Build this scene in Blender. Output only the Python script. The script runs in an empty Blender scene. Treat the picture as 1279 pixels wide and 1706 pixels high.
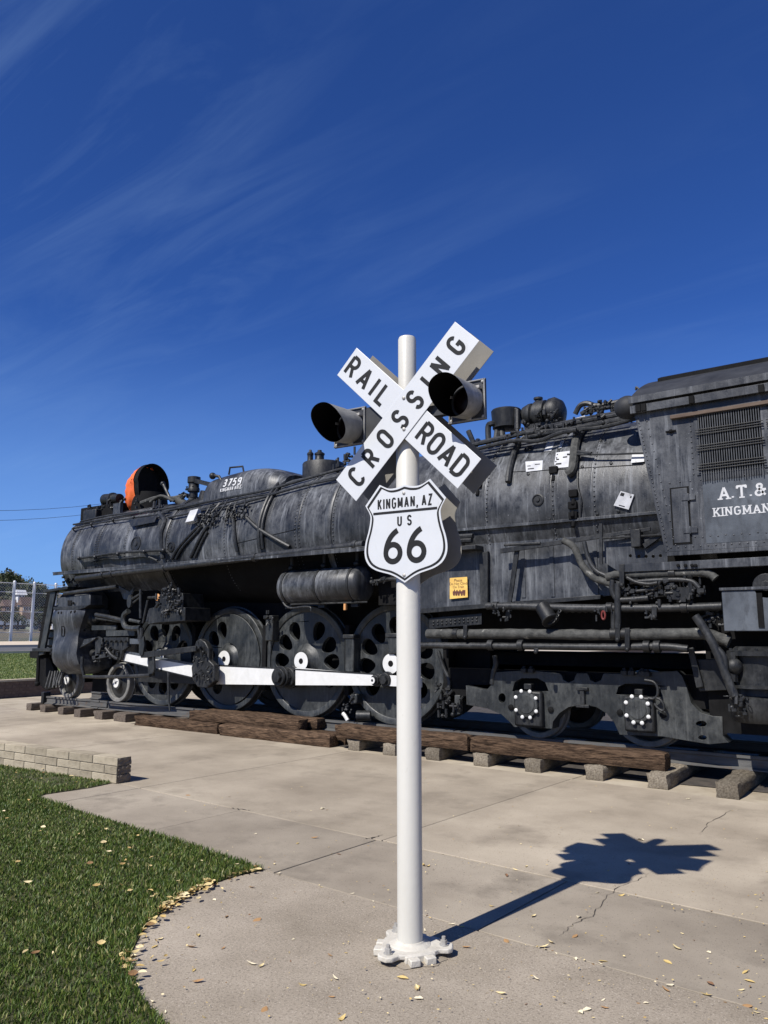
import bpy, bmesh, math, random
import numpy as np
from mathutils import Vector, Matrix

random.seed(7); RNG = np.random.default_rng(7)
SC = bpy.context.scene
COL = SC.collection
rad = math.radians

# ------------------------------------------------------------------ camera
# world: X along the track towards the cab, Y across the track away from the viewer, Z up, pavement at z = 0
F, CX, CY, HOR, TH, EYE = 1281.0, 639.5, 853.0, 1056.0, rad(54), 1.75
PIT = math.atan((HOR - CY) / F)
VH = Vector((-math.cos(TH), math.sin(TH), 0)); RT = Vector((math.sin(TH), math.cos(TH), 0))
VW = VH * math.cos(PIT) + Vector((0, 0, math.sin(PIT))); UP = RT.cross(VW)
EYEP = Vector((0, 0, EYE))
cam = bpy.data.cameras.new('camera'); camo = bpy.data.objects.new('camera', cam); COL.objects.link(camo)
cam.sensor_fit = 'VERTICAL'; cam.sensor_height = 36.0; cam.lens = 36.0 * F / 1706.0
cam.clip_start = 0.05; cam.clip_end = 3000
camo.matrix_world = Matrix(((RT.x, UP.x, -VW.x, 0), (RT.y, UP.y, -VW.y, 0), (RT.z, UP.z, -VW.z, EYE), (0, 0, 0, 1)))
SC.camera = camo
# ------------------------------------------------------------------ sun and sky
SUN_EL = rad(47.8); SUN_H = Vector((-0.124, -0.992, 0)).normalized()
SUND = SUN_H * math.cos(SUN_EL) + Vector((0, 0, math.sin(SUN_EL)))
sl = bpy.data.lights.new('sun', 'SUN'); sl.energy = 5.0; sl.angle = rad(0.53); sl.color = (1.0, 0.955, 0.89)
slo = bpy.data.objects.new('sun', sl); COL.objects.link(slo)
slo.rotation_euler = SUND.to_track_quat('Z', 'Y').to_euler(); slo.location = (0, -20, 30)
SC.view_settings.view_transform = 'Standard'; SC.view_settings.look = 'None'
SC.view_settings.exposure = 0.35; SC.view_settings.gamma = 1.0; SC.view_settings.use_curve_mapping = False
w = bpy.data.worlds.new('World'); SC.world = w; w.use_nodes = True
nt = w.node_tree; N = nt.nodes; L = nt.links
bg = N['Background']; bg.inputs['Strength'].default_value = 0.05
sky = N.new('ShaderNodeTexSky'); sky.sky_type = 'NISHITA'; sky.sun_disc = False
sky.sun_elevation = SUN_EL; sky.sun_rotation = math.atan2(SUN_H.x, SUN_H.y)
sky.altitude = 1000; sky.air_density = 1.0; sky.dust_density = 0.3; sky.ozone_density = 2.0
def wn(t, **k):
    n = N.new(t)
    for a, b in k.items(): setattr(n, a, b)
    return n
tc = wn('ShaderNodeTexCoord'); sep = wn('ShaderNodeSeparateXYZ'); L.new(tc.outputs['Generated'], sep.inputs[0])
zc = wn('ShaderNodeMath', operation='ADD'); L.new(sep.outputs['Z'], zc.inputs[0]); zc.inputs[1].default_value = 0.12
dx = wn('ShaderNodeMath', operation='DIVIDE'); L.new(sep.outputs['X'], dx.inputs[0]); L.new(zc.outputs[0], dx.inputs[1])
dy = wn('ShaderNodeMath', operation='DIVIDE'); L.new(sep.outputs['Y'], dy.inputs[0]); L.new(zc.outputs[0], dy.inputs[1])
cmb = wn('ShaderNodeCombineXYZ'); L.new(dx.outputs[0], cmb.inputs[0]); L.new(dy.outputs[0], cmb.inputs[1])
mp = wn('ShaderNodeMapping'); L.new(cmb.outputs[0], mp.inputs[0])
mp.inputs['Rotation'].default_value = (0, 0, rad(-62)); mp.inputs['Scale'].default_value = (0.6, 3.2, 1); mp.inputs['Location'].default_value = (14.1, 3.3, 0)
n1 = wn('ShaderNodeTexNoise'); L.new(mp.outputs[0], n1.inputs['Vector'])
n1.inputs['Scale'].default_value = 1.9; n1.inputs['Detail'].default_value = 9; n1.inputs['Roughness'].default_value = 0.62; n1.inputs['Distortion'].default_value = 0.7
n2 = wn('ShaderNodeTexNoise'); L.new(cmb.outputs[0], n2.inputs['Vector']); n2.inputs['Scale'].default_value = 0.75; n2.inputs['Detail'].default_value = 3
r1 = wn('ShaderNodeMapRange'); r1.inputs['From Min'].default_value = 0.44; r1.inputs['From Max'].default_value = 0.86; L.new(n1.outputs['Fac'], r1.inputs['Value'])
r2 = wn('ShaderNodeMapRange'); r2.inputs['From Min'].default_value = 0.42; r2.inputs['From Max'].default_value = 0.72; L.new(n2.outputs['Fac'], r2.inputs['Value'])
mu = wn('ShaderNodeMath', operation='MULTIPLY'); L.new(r1.outputs[0], mu.inputs[0]); L.new(r2.outputs[0], mu.inputs[1])
mu2 = wn('ShaderNodeMath', operation='MULTIPLY'); L.new(mu.outputs[0], mu2.inputs[0]); mu2.inputs[1].default_value = 0.22
hs = wn('ShaderNodeMix', data_type='RGBA', blend_type='MULTIPLY'); hs.inputs['Factor'].default_value = 1.0; L.new(sky.outputs[0], hs.inputs['A']); hs.inputs['B'].default_value = (0.42, 0.82, 1.72, 1)
mx = wn('ShaderNodeMix', data_type='RGBA'); L.new(mu2.outputs[0], mx.inputs['Factor']); L.new(hs.outputs['Result'], mx.inputs['A'])
mx.inputs['B'].default_value = (6.2, 9.6, 14.5, 1)
# thin haze low over the horizon
hz = wn('ShaderNodeMapRange'); hz.interpolation_type = 'SMOOTHSTEP'; hz.inputs['From Min'].default_value = 0.40; hz.inputs['From Max'].default_value = -0.02; hz.inputs['To Max'].default_value = 0.66; L.new(sep.outputs['Z'], hz.inputs['Value'])
mh = wn('ShaderNodeMix', data_type='RGBA'); L.new(hz.outputs[0], mh.inputs['Factor']); L.new(mx.outputs['Result'], mh.inputs['A']); mh.inputs['B'].default_value = (3.9, 7.6, 14.8, 1)
L.new(mh.outputs['Result'], bg.inputs['Color'])

# ------------------------------------------------------------------ picture measurements -> places in the world
def ray(x, y): return VW * F + RT * (x - CX) + UP * (CY - y)
def atY(x, y, Y): d = ray(x, y); return EYEP + d * (Y / d.y)
def atX(x, y, X): d = ray(x, y); return EYEP + d * (X / d.x)
def atZ(x, y, Z=0.0): d = ray(x, y); return EYEP + d * ((Z - EYE) / d.z)
def XZ(pts, Y): return [(q.x, q.z) for q in (atY(x, y, Y) for x, y in pts)]

# ------------------------------------------------------------------ materials
MATS = {}
def mat(name, c1, c2=None, scale=3.0, rough=0.6, metal=0.0, stretch=(1, 1, 1), detail=6, bump=0.0, bscale=60, c3=None, f3=(0.6, 0.75), s3=1.2, st3=(1, 1, 1), contrast=(0.3, 0.7), rough2=None, spec=0.5, coord='Object', c4=None, f4=(0.66, 0.72), s4=60, orand=None):
    m = bpy.data.materials.new(name); m.use_nodes = True; t = m.node_tree; n = t.nodes; l = t.links
    b = n['Principled BSDF']; b.inputs['Roughness'].default_value = rough; b.inputs['Metallic'].default_value = metal
    b.inputs['Specular IOR Level'].default_value = spec
    b.inputs['Base Color'].default_value = (*c1, 1)
    tcn = n.new('ShaderNodeTexCoord')
    def noise(sc, st, det=detail, ro=0.6):
        mpn = n.new('ShaderNodeMapping'); mpn.inputs['Scale'].default_value = st; l.new(tcn.outputs[coord], mpn.inputs[0])
        x = n.new('ShaderNodeTexNoise'); x.inputs['Scale'].default_value = sc; x.inputs['Detail'].default_value = det; x.inputs['Roughness'].default_value = ro
        l.new(mpn.outputs[0], x.inputs['Vector']); return x
    def mr(src, a, bb, lo=0.0, hi=1.0):
        q = n.new('ShaderNodeMapRange'); q.inputs['From Min'].default_value = a; q.inputs['From Max'].default_value = bb
        q.inputs['To Min'].default_value = lo; q.inputs['To Max'].default_value = hi; l.new(src, q.inputs['Value']); return q.outputs[0]
    if c2 is not None:
        x = noise(scale, stretch); f = mr(x.outputs['Fac'], *contrast)
        mxn = n.new('ShaderNodeMix'); mxn.data_type = 'RGBA'; l.new(f, mxn.inputs['Factor'])
        mxn.inputs['A'].default_value = (*c1, 1); mxn.inputs['B'].default_value = (*c2, 1); out = mxn.outputs['Result']
        if rough2 is not None: l.new(mr(x.outputs['Fac'], 0.3, 0.7, rough, rough2), b.inputs['Roughness'])
        if c3 is not None:
            y = noise(s3, st3, 8, 0.65); f2 = mr(y.outputs['Fac'], *f3)
            m2 = n.new('ShaderNodeMix'); m2.data_type = 'RGBA'; l.new(f2, m2.inputs['Factor']); l.new(out, m2.inputs['A']); m2.inputs['B'].default_value = (*c3, 1); out = m2.outputs['Result']
        if c4 is not None:
            y4 = noise(s4, (1, 1, 1), 3, 0.5); f5 = mr(y4.outputs['Fac'], *f4)
            m4 = n.new('ShaderNodeMix'); m4.data_type = 'RGBA'; l.new(f5, m4.inputs['Factor']); l.new(out, m4.inputs['A']); m4.inputs['B'].default_value = (*c4, 1); out = m4.outputs['Result']
        if orand is not None:   # pieces differ a little in tone
            oi = n.new('ShaderNodeObjectInfo'); hv = n.new('ShaderNodeHueSaturation'); l.new(mr(oi.outputs['Random'], 0, 1, *orand), hv.inputs['Value']); l.new(out, hv.inputs['Color']); out = hv.outputs['Color']
        l.new(out, b.inputs['Base Color'])
    if bump:
        z = noise(bscale, (1, 1, 1), 5); bp = n.new('ShaderNodeBump'); bp.inputs['Strength'].default_value = bump; bp.inputs['Distance'].default_value = 0.01
        l.new(z.outputs['Fac'], bp.inputs['Height']); l.new(bp.outputs[0], b.inputs['Normal'])
    MATS[name] = m; return m
def paint(name, dark, mid, pale, rough=(0.38, 0.66), streak=0.75, chips=0.5, scale=1.0, spec=0.35):
    # weathered black paint: mottling, run-down streaks, dust patches, small chips
    m = bpy.data.materials.new(name); m.use_nodes = True; t = m.node_tree; n = t.nodes; l = t.links; b = n['Principled BSDF']; tcn = n.new('ShaderNodeTexCoord')
    def nz(sc, st, det, ro, dist=0.0):
        mpn = n.new('ShaderNodeMapping'); mpn.inputs['Scale'].default_value = st; l.new(tcn.outputs['Object'], mpn.inputs[0]); x = n.new('ShaderNodeTexNoise')
        for k_, v_ in (('Scale', sc * scale), ('Detail', det), ('Roughness', ro), ('Distortion', dist)): x.inputs[k_].default_value = v_
        l.new(mpn.outputs[0], x.inputs['Vector']); return x.outputs['Fac']
    def mr(src, a, c, lo=0.0, hi=1.0):
        q = n.new('ShaderNodeMapRange')
        for k_, v_ in (('From Min', a), ('From Max', c), ('To Min', lo), ('To Max', hi)): q.inputs[k_].default_value = v_
        l.new(src, q.inputs['Value']); return q.outputs[0]
    def mix(f, a, c):
        q = n.new('ShaderNodeMix'); q.data_type = 'RGBA'; l.new(f, q.inputs['Factor'])
        for s_, v_ in (('A', a), ('B', c)):
            if isinstance(v_, tuple): q.inputs[s_].default_value = (*v_, 1)
            else: l.new(v_, q.inputs[s_])
        return q.outputs['Result']
    def mul(a, c):
        q = n.new('ShaderNodeMath'); q.operation = 'MULTIPLY'; l.new(a, q.inputs[0])
        if isinstance(c, float): q.inputs[1].default_value = c
        else: l.new(c, q.inputs[1])
        return q.outputs[0]
    big = nz(0.9, (1, 1, 1), 4, 0.55, 0.4); med = nz(6.5, (1, 1, 0.6), 12, 0.74); fine = nz(38, (1, 1, 1), 4, 0.6)
    st1 = nz(3.6, (4.0, 1.2, 0.18), 7, 0.7, 0.12); st2 = nz(9, (3.2, 1, 0.12), 6, 0.72, 0.08)
    col = mix(mr(med, 0.30, 0.72), dark, mid)
    col = mix(mul(mul(mr(big, 0.40, 0.70), mr(med, 0.34, 0.78)), 0.85), col, pale)
    col = mix(mul(mul(mr(st1, 0.52, 0.70), mr(big, 0.36, 0.62, 0.12, 1.0)), streak), col, pale)
    col = mix(mul(mr(st2, 0.58, 0.72), 0.55 * streak), col, tuple(c * 0.45 for c in dark))
    col = mix(mul(mr(fine, 0.70, 0.76), chips), col, tuple(min(c * 2.2, 0.5) for c in pale))
    l.new(col, b.inputs['Base Color']); l.new(mr(med, 0.3, 0.7, *rough), b.inputs['Roughness']); b.inputs['Specular IOR Level'].default_value = spec
    bp = n.new('ShaderNodeBump'); bp.inputs['Strength'].default_value = 0.35; bp.inputs['Distance'].default_value = 0.012
    ad = n.new('ShaderNodeMath'); ad.operation = 'ADD'; l.new(med, ad.inputs[0]); l.new(mul(fine, 0.25), ad.inputs[1]); l.new(ad.outputs[0], bp.inputs['Height']); l.new(bp.outputs[0], b.inputs['Normal'])
    MATS[name] = m
paint('jacket', (0.008, 0.0085, 0.009), (0.036, 0.038, 0.041), (0.215, 0.225, 0.238), (0.28, 0.55), 1.0, 0.7)
paint('cab_paint', (0.013, 0.0145, 0.0175), (0.040, 0.0435, 0.050), (0.19, 0.20, 0.213), (0.32, 0.58), 1.0, 0.7)
paint('iron', (0.004, 0.0043, 0.0046), (0.015, 0.016, 0.017), (0.06, 0.062, 0.062), (0.36, 0.62), 0.5, 0.8, 2.0, 0.35)
paint('wheel_iron', (0.007, 0.008, 0.0083), (0.027, 0.030, 0.030), (0.10, 0.104, 0.10), (0.32, 0.62), 0.7, 0.8, 1.6, 0.45)
paint('soot_shade_black', (0.003, 0.003, 0.0032), (0.009, 0.009, 0.0095), (0.02, 0.02, 0.02), (0.7, 0.9), 0.3, 0.2, 2.0, 0.12)  # sooty parts, and the painted shade under the boiler
paint('pipe', (0.005, 0.0053, 0.0056), (0.024, 0.0255, 0.0265), (0.075, 0.077, 0.077), (0.34, 0.6), 0.3, 0.9, 2.6, 0.4)
mat('pale_bar', (0.05, 0.053, 0.056), (0.095, 0.1, 0.105), 9, 0.6)
mat('roof_black', (0.014, 0.015, 0.017), (0.04, 0.042, 0.046), 3, 0.6, spec=0.25)
mat('rust', (0.06, 0.038, 0.026), (0.12, 0.085, 0.06), 9, 0.8, stretch=(0.4, 3, 3))
mat('patch_paint', (0.042, 0.05, 0.062), (0.10, 0.114, 0.132), 2.6, 0.65, stretch=(1, 1, 0.7), bump=0.3, bscale=16, detail=12, contrast=(0.34, 0.68), c3=(0.028, 0.032, 0.038), f3=(0.5, 0.7), s3=4.5, st3=(1.5, 1, 0.6), spec=0.3)
mat('tread', (0.10, 0.10, 0.095), (0.2, 0.195, 0.18), 9, 0.55, bump=0.15, bscale=50)
mat('lagging', (0.026, 0.027, 0.026), (0.085, 0.085, 0.078), 12, 0.75, bump=0.8, bscale=38, c3=(0.42, 0.41, 0.37), f3=(0.64, 0.74), s3=6, spec=0.25)
mat('rod_white', (0.66, 0.66, 0.64), (0.58, 0.58, 0.555), 8, 0.45, c3=(0.5, 0.48, 0.43), f3=(0.68, 0.85), s3=6)
mat('sign_white', (0.56, 0.575, 0.585), (0.52, 0.535, 0.545), 5, 0.4, c3=(0.43, 0.425, 0.405), f3=(0.62, 0.85), s3=7, st3=(3, 3, 0.5))
mat('sign_black', (0.012, 0.0125, 0.013), (0.018, 0.0185, 0.019), 20, 0.6, spec=0.2)
mat('post_white', (0.56, 0.545, 0.49), (0.50, 0.485, 0.43), 3, 0.42, stretch=(2, 2, 0.35), c3=(0.34, 0.30, 0.235), f3=(0.64, 0.76), s3=11, st3=(1, 1, 0.45), bump=0.12, bscale=26)
mat('base_white', (0.58, 0.55, 0.48), (0.46, 0.43, 0.365), 14, 0.6, bump=0.35, bscale=60, c3=(0.30, 0.25, 0.19), f3=(0.62, 0.74), s3=22)
mat('sign_back', (0.20, 0.19, 0.168), (0.155, 0.147, 0.13), 6, 0.7, spec=0.15)
mat('hood_grey', (0.24, 0.24, 0.232), (0.12, 0.12, 0.117), 9, 0.5, c3=(0.36, 0.355, 0.34), f3=(0.56, 0.75), s3=5, bump=0.15)
mat('hood_black', (0.004, 0.004, 0.004), None, rough=0.85, spec=0.05)
mat('signal_black', (0.018, 0.018, 0.019), (0.035, 0.036, 0.037), 10, 0.5)
mat('lens_red', (0.008, 0.002, 0.002), None, rough=0.4, spec=0.2)
mat('bolt_steel', (0.45, 0.44, 0.41), (0.30, 0.285, 0.26), 30, 0.5, metal=0.25)
mat('orange_tarp', (0.80, 0.16, 0.035), (0.62, 0.11, 0.03), 7, 0.6, bump=0.5, bscale=8)
mat('paper', (0.52, 0.53, 0.545), (0.34, 0.345, 0.355), 7, 0.6, c3=(0.16, 0.16, 0.16), f3=(0.63, 0.68), s3=14)
mat('lettering', (0.56, 0.565, 0.565), (0.40, 0.405, 0.405), 30, 0.6)
mat('yellow', (0.74, 0.50, 0.13), (0.62, 0.38, 0.09), 12, 0.5, c3=(0.35, 0.15, 0.06), f3=(0.70, 0.85), s3=25)
mat('brown_ink', (0.10, 0.03, 0.018), None, rough=0.6)
mat('handwheel_red', (0.13, 0.018, 0.014), None, rough=0.6)
mat('brass', (0.55, 0.27, 0.10), None, rough=0.5)
mat('timber_brown', (0.034, 0.022, 0.015), (0.150, 0.098, 0.062), 9, 0.95, stretch=(0.5, 6, 6), bump=1.0, bscale=45, c3=(0.020, 0.013, 0.009), f3=(0.48, 0.64), s3=14, st3=(0.5, 4, 4), detail=12, contrast=(0.36, 0.66), spec=0.1, orand=(0.75, 1.15))
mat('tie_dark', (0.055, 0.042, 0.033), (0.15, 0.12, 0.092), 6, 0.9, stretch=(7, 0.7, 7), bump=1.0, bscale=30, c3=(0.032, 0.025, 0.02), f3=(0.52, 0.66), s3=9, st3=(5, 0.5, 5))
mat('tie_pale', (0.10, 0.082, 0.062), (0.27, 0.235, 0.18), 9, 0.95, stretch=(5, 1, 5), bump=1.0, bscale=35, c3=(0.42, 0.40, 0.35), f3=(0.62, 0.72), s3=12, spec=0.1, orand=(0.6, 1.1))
mat('rail_steel', (0.06, 0.06, 0.06), (0.12, 0.118, 0.112), 8, 0.65, stretch=(0.3, 3, 3), bump=0.3, spec=0.25, c3=(0.10, 0.07, 0.05), f3=(0.55, 0.75), s3=6)
mat('concrete', (0.235, 0.198, 0.150), (0.405, 0.350, 0.270), 0.6, 0.95, bump=0.3, bscale=120, detail=15, c3=(0.185, 0.157, 0.120), f3=(0.52, 0.78), s3=1.3, contrast=(0.32, 0.66), spec=0.15, c4=(0.15, 0.125, 0.095), f4=(0.63, 0.72), s4=70, orand=(0.95, 1.07))
mat('grey_concrete', (0.185, 0.157, 0.122), (0.335, 0.291, 0.228), 0.6, 0.95, bump=0.35, bscale=130, detail=15, c3=(0.150, 0.129, 0.101), f3=(0.52, 0.76), s3=1.6, contrast=(0.32, 0.66), spec=0.15, c4=(0.12, 0.10, 0.078), f4=(0.62, 0.72), s4=80, orand=(0.95, 1.1))
mat('pad_concrete', (0.25, 0.213, 0.163), (0.40, 0.345, 0.273), 1.1, 0.98, bump=0.5, bscale=260, detail=15, c3=(0.11, 0.091, 0.070), f3=(0.50, 0.76), s3=75, contrast=(0.33, 0.66), spec=0.1, c4=(0.50, 0.44, 0.36), f4=(0.62, 0.70), s4=120)
mat('bed_concrete', (0.30, 0.255, 0.19), (0.44, 0.385, 0.295), 1.3, 0.95, bump=0.3, bscale=90, c3=(0.24, 0.2, 0.145), f3=(0.5, 0.72), s3=2, spec=0.15)
mat('joint_dirt', (0.04, 0.032, 0.024), (0.075, 0.06, 0.045), 30, 0.95)
mat('block_pale', (0.42, 0.365, 0.27), (0.32, 0.275, 0.2), 6, 0.95, bump=0.7, bscale=55, c3=(0.22, 0.185, 0.135), f3=(0.52, 0.75), s3=9, spec=0.1, orand=(0.72, 1.12))
mat('block_dark', (0.13, 0.105, 0.08), (0.2, 0.165, 0.125), 12, 0.95, bump=0.8, bscale=60)
mat('mortar', (0.22, 0.195, 0.155), None, rough=0.95)
mat('oily_dirt_and_shade', (0.03, 0.026, 0.022), (0.075, 0.062, 0.05), 7, 0.9, bump=0.8, bscale=30)  # oily bed colour, also painted shade on the ground behind the engine
mat('soil', (0.035, 0.038, 0.012), (0.065, 0.065, 0.024), 8, 0.95)
mat('dirt', (0.42, 0.36, 0.28), (0.5, 0.44, 0.35), 0.3, 0.95)
mat('far_lawn', (0.09, 0.12, 0.03), (0.15, 0.175, 0.05), 6, 0.9, bump=0.6, bscale=40, detail=8)
mat('asphalt', (0.075, 0.075, 0.078), (0.1, 0.1, 0.102), 3, 0.9)
mat('sidewalk', (0.50, 0.41, 0.30), (0.56, 0.47, 0.36), 1, 0.9)
mat('far_brick', (0.075, 0.05, 0.04), (0.12, 0.085, 0.065), 7, 0.9, bump=0.6, bscale=25)
mat('galvanised', (0.62, 0.63, 0.64), (0.52, 0.53, 0.54), 10, 0.45, metal=0.3)
mat('hill', (0.10, 0.085, 0.05), (0.16, 0.13, 0.085), 0.12, 0.95, c3=(0.05, 0.065, 0.03), f3=(0.45, 0.6), s3=0.09)
mat('bark', (0.07, 0.055, 0.045), (0.11, 0.09, 0.075), 6, 0.9)
mat('house_wall', (0.24, 0.17, 0.12), (0.30, 0.22, 0.16), 1, 0.85)
mat('shed_green', (0.13, 0.15, 0.12), (0.18, 0.2, 0.16), 1, 0.8)
mat('house_white', (0.68, 0.68, 0.68), (0.6, 0.6, 0.6), 1, 0.7)
mat('house_roof', (0.10, 0.065, 0.05), (0.14, 0.095, 0.075), 2, 0.85)
mat('shed_roof', (0.12, 0.14, 0.175), (0.16, 0.18, 0.215), 2, 0.6)
mat('window_glass', (0.03, 0.035, 0.04), None, rough=0.15)
mat('cable', (0.03, 0.03, 0.03), None, rough=0.7)
def vmat(name, ramp, rough=0.7, trans=0.0):
    # colour varies from piece to piece (random per island)
    m = bpy.data.materials.new(name); m.use_nodes = True; n = m.node_tree.nodes; l = m.node_tree.links; b = n['Principled BSDF']
    g = n.new('ShaderNodeNewGeometry'); cr = n.new('ShaderNodeValToRGB'); l.new(g.outputs['Random Per Island'], cr.inputs[0])
    e = cr.color_ramp.elements
    while len(e) < len(ramp): e.new(0.5)
    for i, (p, c) in enumerate(ramp): e[i].position = p; e[i].color = (*c, 1)
    l.new(cr.outputs[0], b.inputs['Base Color']); b.inputs['Roughness'].default_value = rough
    if trans:
        tr = n.new('ShaderNodeBsdfTranslucent'); l.new(cr.outputs[0], tr.inputs[0]); ms = n.new('ShaderNodeMixShader'); ms.inputs[0].default_value = trans
        l.new(b.outputs[0], ms.inputs[1]); l.new(tr.outputs[0], ms.inputs[2]); l.new(ms.outputs[0], n['Material Output'].inputs[0])
    MATS[name] = m; return m
vmat('grass_blade', [(0, (0.028, 0.056, 0.006)), (0.4, (0.062, 0.110, 0.012)), (0.76, (0.13, 0.185, 0.028)), (0.92, (0.21, 0.215, 0.06)), (1.0, (0.42, 0.37, 0.17))], 0.55, 0.25)
vmat('leaf_litter', [(0, (0.16, 0.075, 0.03)), (0.3, (0.42, 0.29, 0.10)), (0.65, (0.55, 0.43, 0.19)), (1.0, (0.62, 0.52, 0.32))], 0.7)
vmat('tree_leaf', [(0, (0.022, 0.035, 0.012)), (0.6, (0.045, 0.06, 0.02)), (1.0, (0.085, 0.09, 0.035))], 0.7, 0.15)
vmat('tree_leaf_olive', [(0, (0.05, 0.05, 0.018)), (0.6, (0.09, 0.08, 0.03)), (1.0, (0.14, 0.11, 0.05))], 0.7, 0.15)

# ------------------------------------------------------------------ mesh helpers
ORG = {}
def org(p): return ORG.get(p.name, Vector((0, 0, 0))) if p else Vector((0, 0, 0))
class MB:
    def __init__(s): s.v = []; s.f = []
    def add(s, vs, fs):
        o = len(s.v); s.v += [tuple(p) for p in vs]; s.f += [tuple(i + o for i in f) for f in fs]; return s
    def box(s, x0, x1, y0, y1, z0, z1):
        return s.add([(x0, y0, z0), (x1, y0, z0), (x1, y1, z0), (x0, y1, z0), (x0, y0, z1), (x1, y0, z1), (x1, y1, z1), (x0, y1, z1)],
                     [(0, 3, 2, 1), (4, 5, 6, 7), (0, 1, 5, 4), (1, 2, 6, 5), (2, 3, 7, 6), (3, 0, 4, 7)])
    def obox(s, c, ex, ey, ez):
        c, ex, ey, ez = map(Vector, (c, ex, ey, ez))
        vs = [c + ex * a + ey * b + ez * d for d in (-1, 1) for a, b in ((-1, -1), (1, -1), (1, 1), (-1, 1))]
        return s.add(vs, [(0, 3, 2, 1), (4, 5, 6, 7), (0, 1, 5, 4), (1, 2, 6, 5), (2, 3, 7, 6), (3, 0, 4, 7)])
    def bar(s, p, q, wy, wz, up=(0, 1, 0)):
        # flat bar from p to q: wy half width along 'up', wz half thickness across
        p, q = Vector(p), Vector(q); d = (q - p); u = Vector(up); a = d.normalized().cross(u).normalized()
        return s.obox((p + q) / 2, d / 2, u.normalized() * wy, a * wz)
    def ring(s, prof, o, ax, n=24): return s.lathe(list(prof) + [prof[0]], o, ax, n, False)
    def lathe(s, prof, o, ax, n=24, caps=True):
        # prof: [(distance along ax, radius)]
        o = Vector(o); ax = Vector(ax).normalized(); t = Vector((0, 0, 1)) if abs(ax.z) < 0.9 else Vector((1, 0, 0))
        e1 = ax.cross(t).normalized(); e2 = ax.cross(e1); vs = []; fs = []
        for (a, r) in prof:
            for k in range(n):
                an = 2 * math.pi * k / n; vs.append(o + ax * a + e1 * (r * math.cos(an)) + e2 * (r * math.sin(an)))
        for i in range(len(prof) - 1):
            for k in range(n):
                j = (k + 1) % n; fs.append((i * n + k, i * n + j, (i + 1) * n + j, (i + 1) * n + k))
        if caps and prof[0][1] > 1e-4: fs.append(tuple(range(n - 1, -1, -1)))
        if caps and prof[-1][1] > 1e-4: fs.append(tuple((len(prof) - 1) * n + k for k in range(n)))
        return s.add(vs, fs)
    def cyl(s, p, q, r, r2=None, n=16):
        p, q = Vector(p), Vector(q); return s.lathe([(0, r), ((q - p).length, r if r2 is None else r2)], p, q - p, n)
    def tube(s, pts, r, n=8, closed=False):
        pts = [Vector(p) for p in pts]; m = len(pts); vs = []; fs = []; e = None
        for i, p in enumerate(pts):
            a = pts[(i - 1) % m] if (i or closed) else p; b = pts[(i + 1) % m] if (i < m - 1 or closed) else p
            d = (b - a).normalized()
            if e is None: e = d.cross(Vector((0.31, 0.2, 0.93))).normalized()
            e = (e - d * e.dot(d)).normalized(); g = d.cross(e)
            rr = r[i] if isinstance(r, (list, tuple)) else r
            for k in range(n):
                an = 2 * math.pi * k / n; vs.append(p + e * (rr * math.cos(an)) + g * (rr * math.sin(an)))
        for i in range(m if closed else m - 1):
            for k in range(n):
                j = (k + 1) % n; i2 = (i + 1) % m; fs.append((i * n + k, i * n + j, i2 * n + j, i2 * n + k))
        if not closed: fs += [tuple(range(n - 1, -1, -1)), tuple((m - 1) * n + k for k in range(n))]
        return s.add(vs, fs)
    def ball(s, c, r, sx=1, sy=1, sz=1, n=12, m=8):
        prof = [(-math.cos(math.pi * i / m) * r * sz, max(math.sin(math.pi * i / m) * r, 1e-5)) for i in range(m + 1)]
        t = MB().lathe(prof, (0, 0, 0), (0, 0, 1), n); c = Vector(c)
        return s.add([(c.x + x * sx, c.y + y * sy, c.z + z) for x, y, z in t.v], t.f)
    def plate(s, outer, holes, o, ex, ey, en, depth):
        # flat plate with real holes: outline and holes in (ex, ey), thickness 'depth' along en from o
        cu = bpy.data.curves.new('t', 'CURVE'); cu.dimensions = '2D'; cu.fill_mode = 'BOTH'; cu.extrude = depth / 2
        for lp in [outer] + list(holes):
            sp = cu.splines.new('POLY'); sp.points.add(len(lp) - 1)
            for i, (a, b) in enumerate(lp): sp.points[i].co = (a, b, 0, 1)
            sp.use_cyclic_u = True
        ob = bpy.data.objects.new('t', cu); me = bpy.data.meshes.new_from_object(ob)
        o, ex, ey, en = map(Vector, (o, ex, ey, en))
        s.add([o + ex * v.co.x + ey * v.co.y + en * (v.co.z + depth / 2) for v in me.vertices], [tuple(p.vertices) for p in me.polygons])
        bpy.data.objects.remove(ob); bpy.data.curves.remove(cu); bpy.data.meshes.remove(me); return s
    def yplate(s, outer, holes, Y, depth):
        return s.plate(outer, holes, (0, Y, 0), (1, 0, 0), (0, 0, 1), (0, 1, 0), depth)
    def build(s, name, m, parent=None, bevel=0.0, smooth=40, segs=2, weld=True):
        me = bpy.data.meshes.new(name); o0 = org(parent)
        me.from_pydata([(x - o0.x, y - o0.y, z - o0.z) for x, y, z in s.v], [], s.f)
        bm = bmesh.new(); bm.from_mesh(me)
        if weld: bmesh.ops.remove_doubles(bm, verts=bm.verts, dist=1e-5)
        bmesh.ops.recalc_face_normals(bm, faces=bm.faces)
        bm.to_mesh(me); bm.free()
        if smooth:
            me.polygons.foreach_set('use_smooth', [True] * len(me.polygons)); me.set_sharp_from_angle(angle=rad(smooth))
        me.materials.append(MATS[m]); ob = bpy.data.objects.new(name, me); COL.objects.link(ob)
        if parent: ob.parent = parent; ORG[ob.name] = o0
        if bevel:
            b = ob.modifiers.new('bevel', 'BEVEL'); b.width = bevel; b.segments = segs; b.limit_method = 'ANGLE'; b.angle_limit = rad(35)
        return ob
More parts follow.
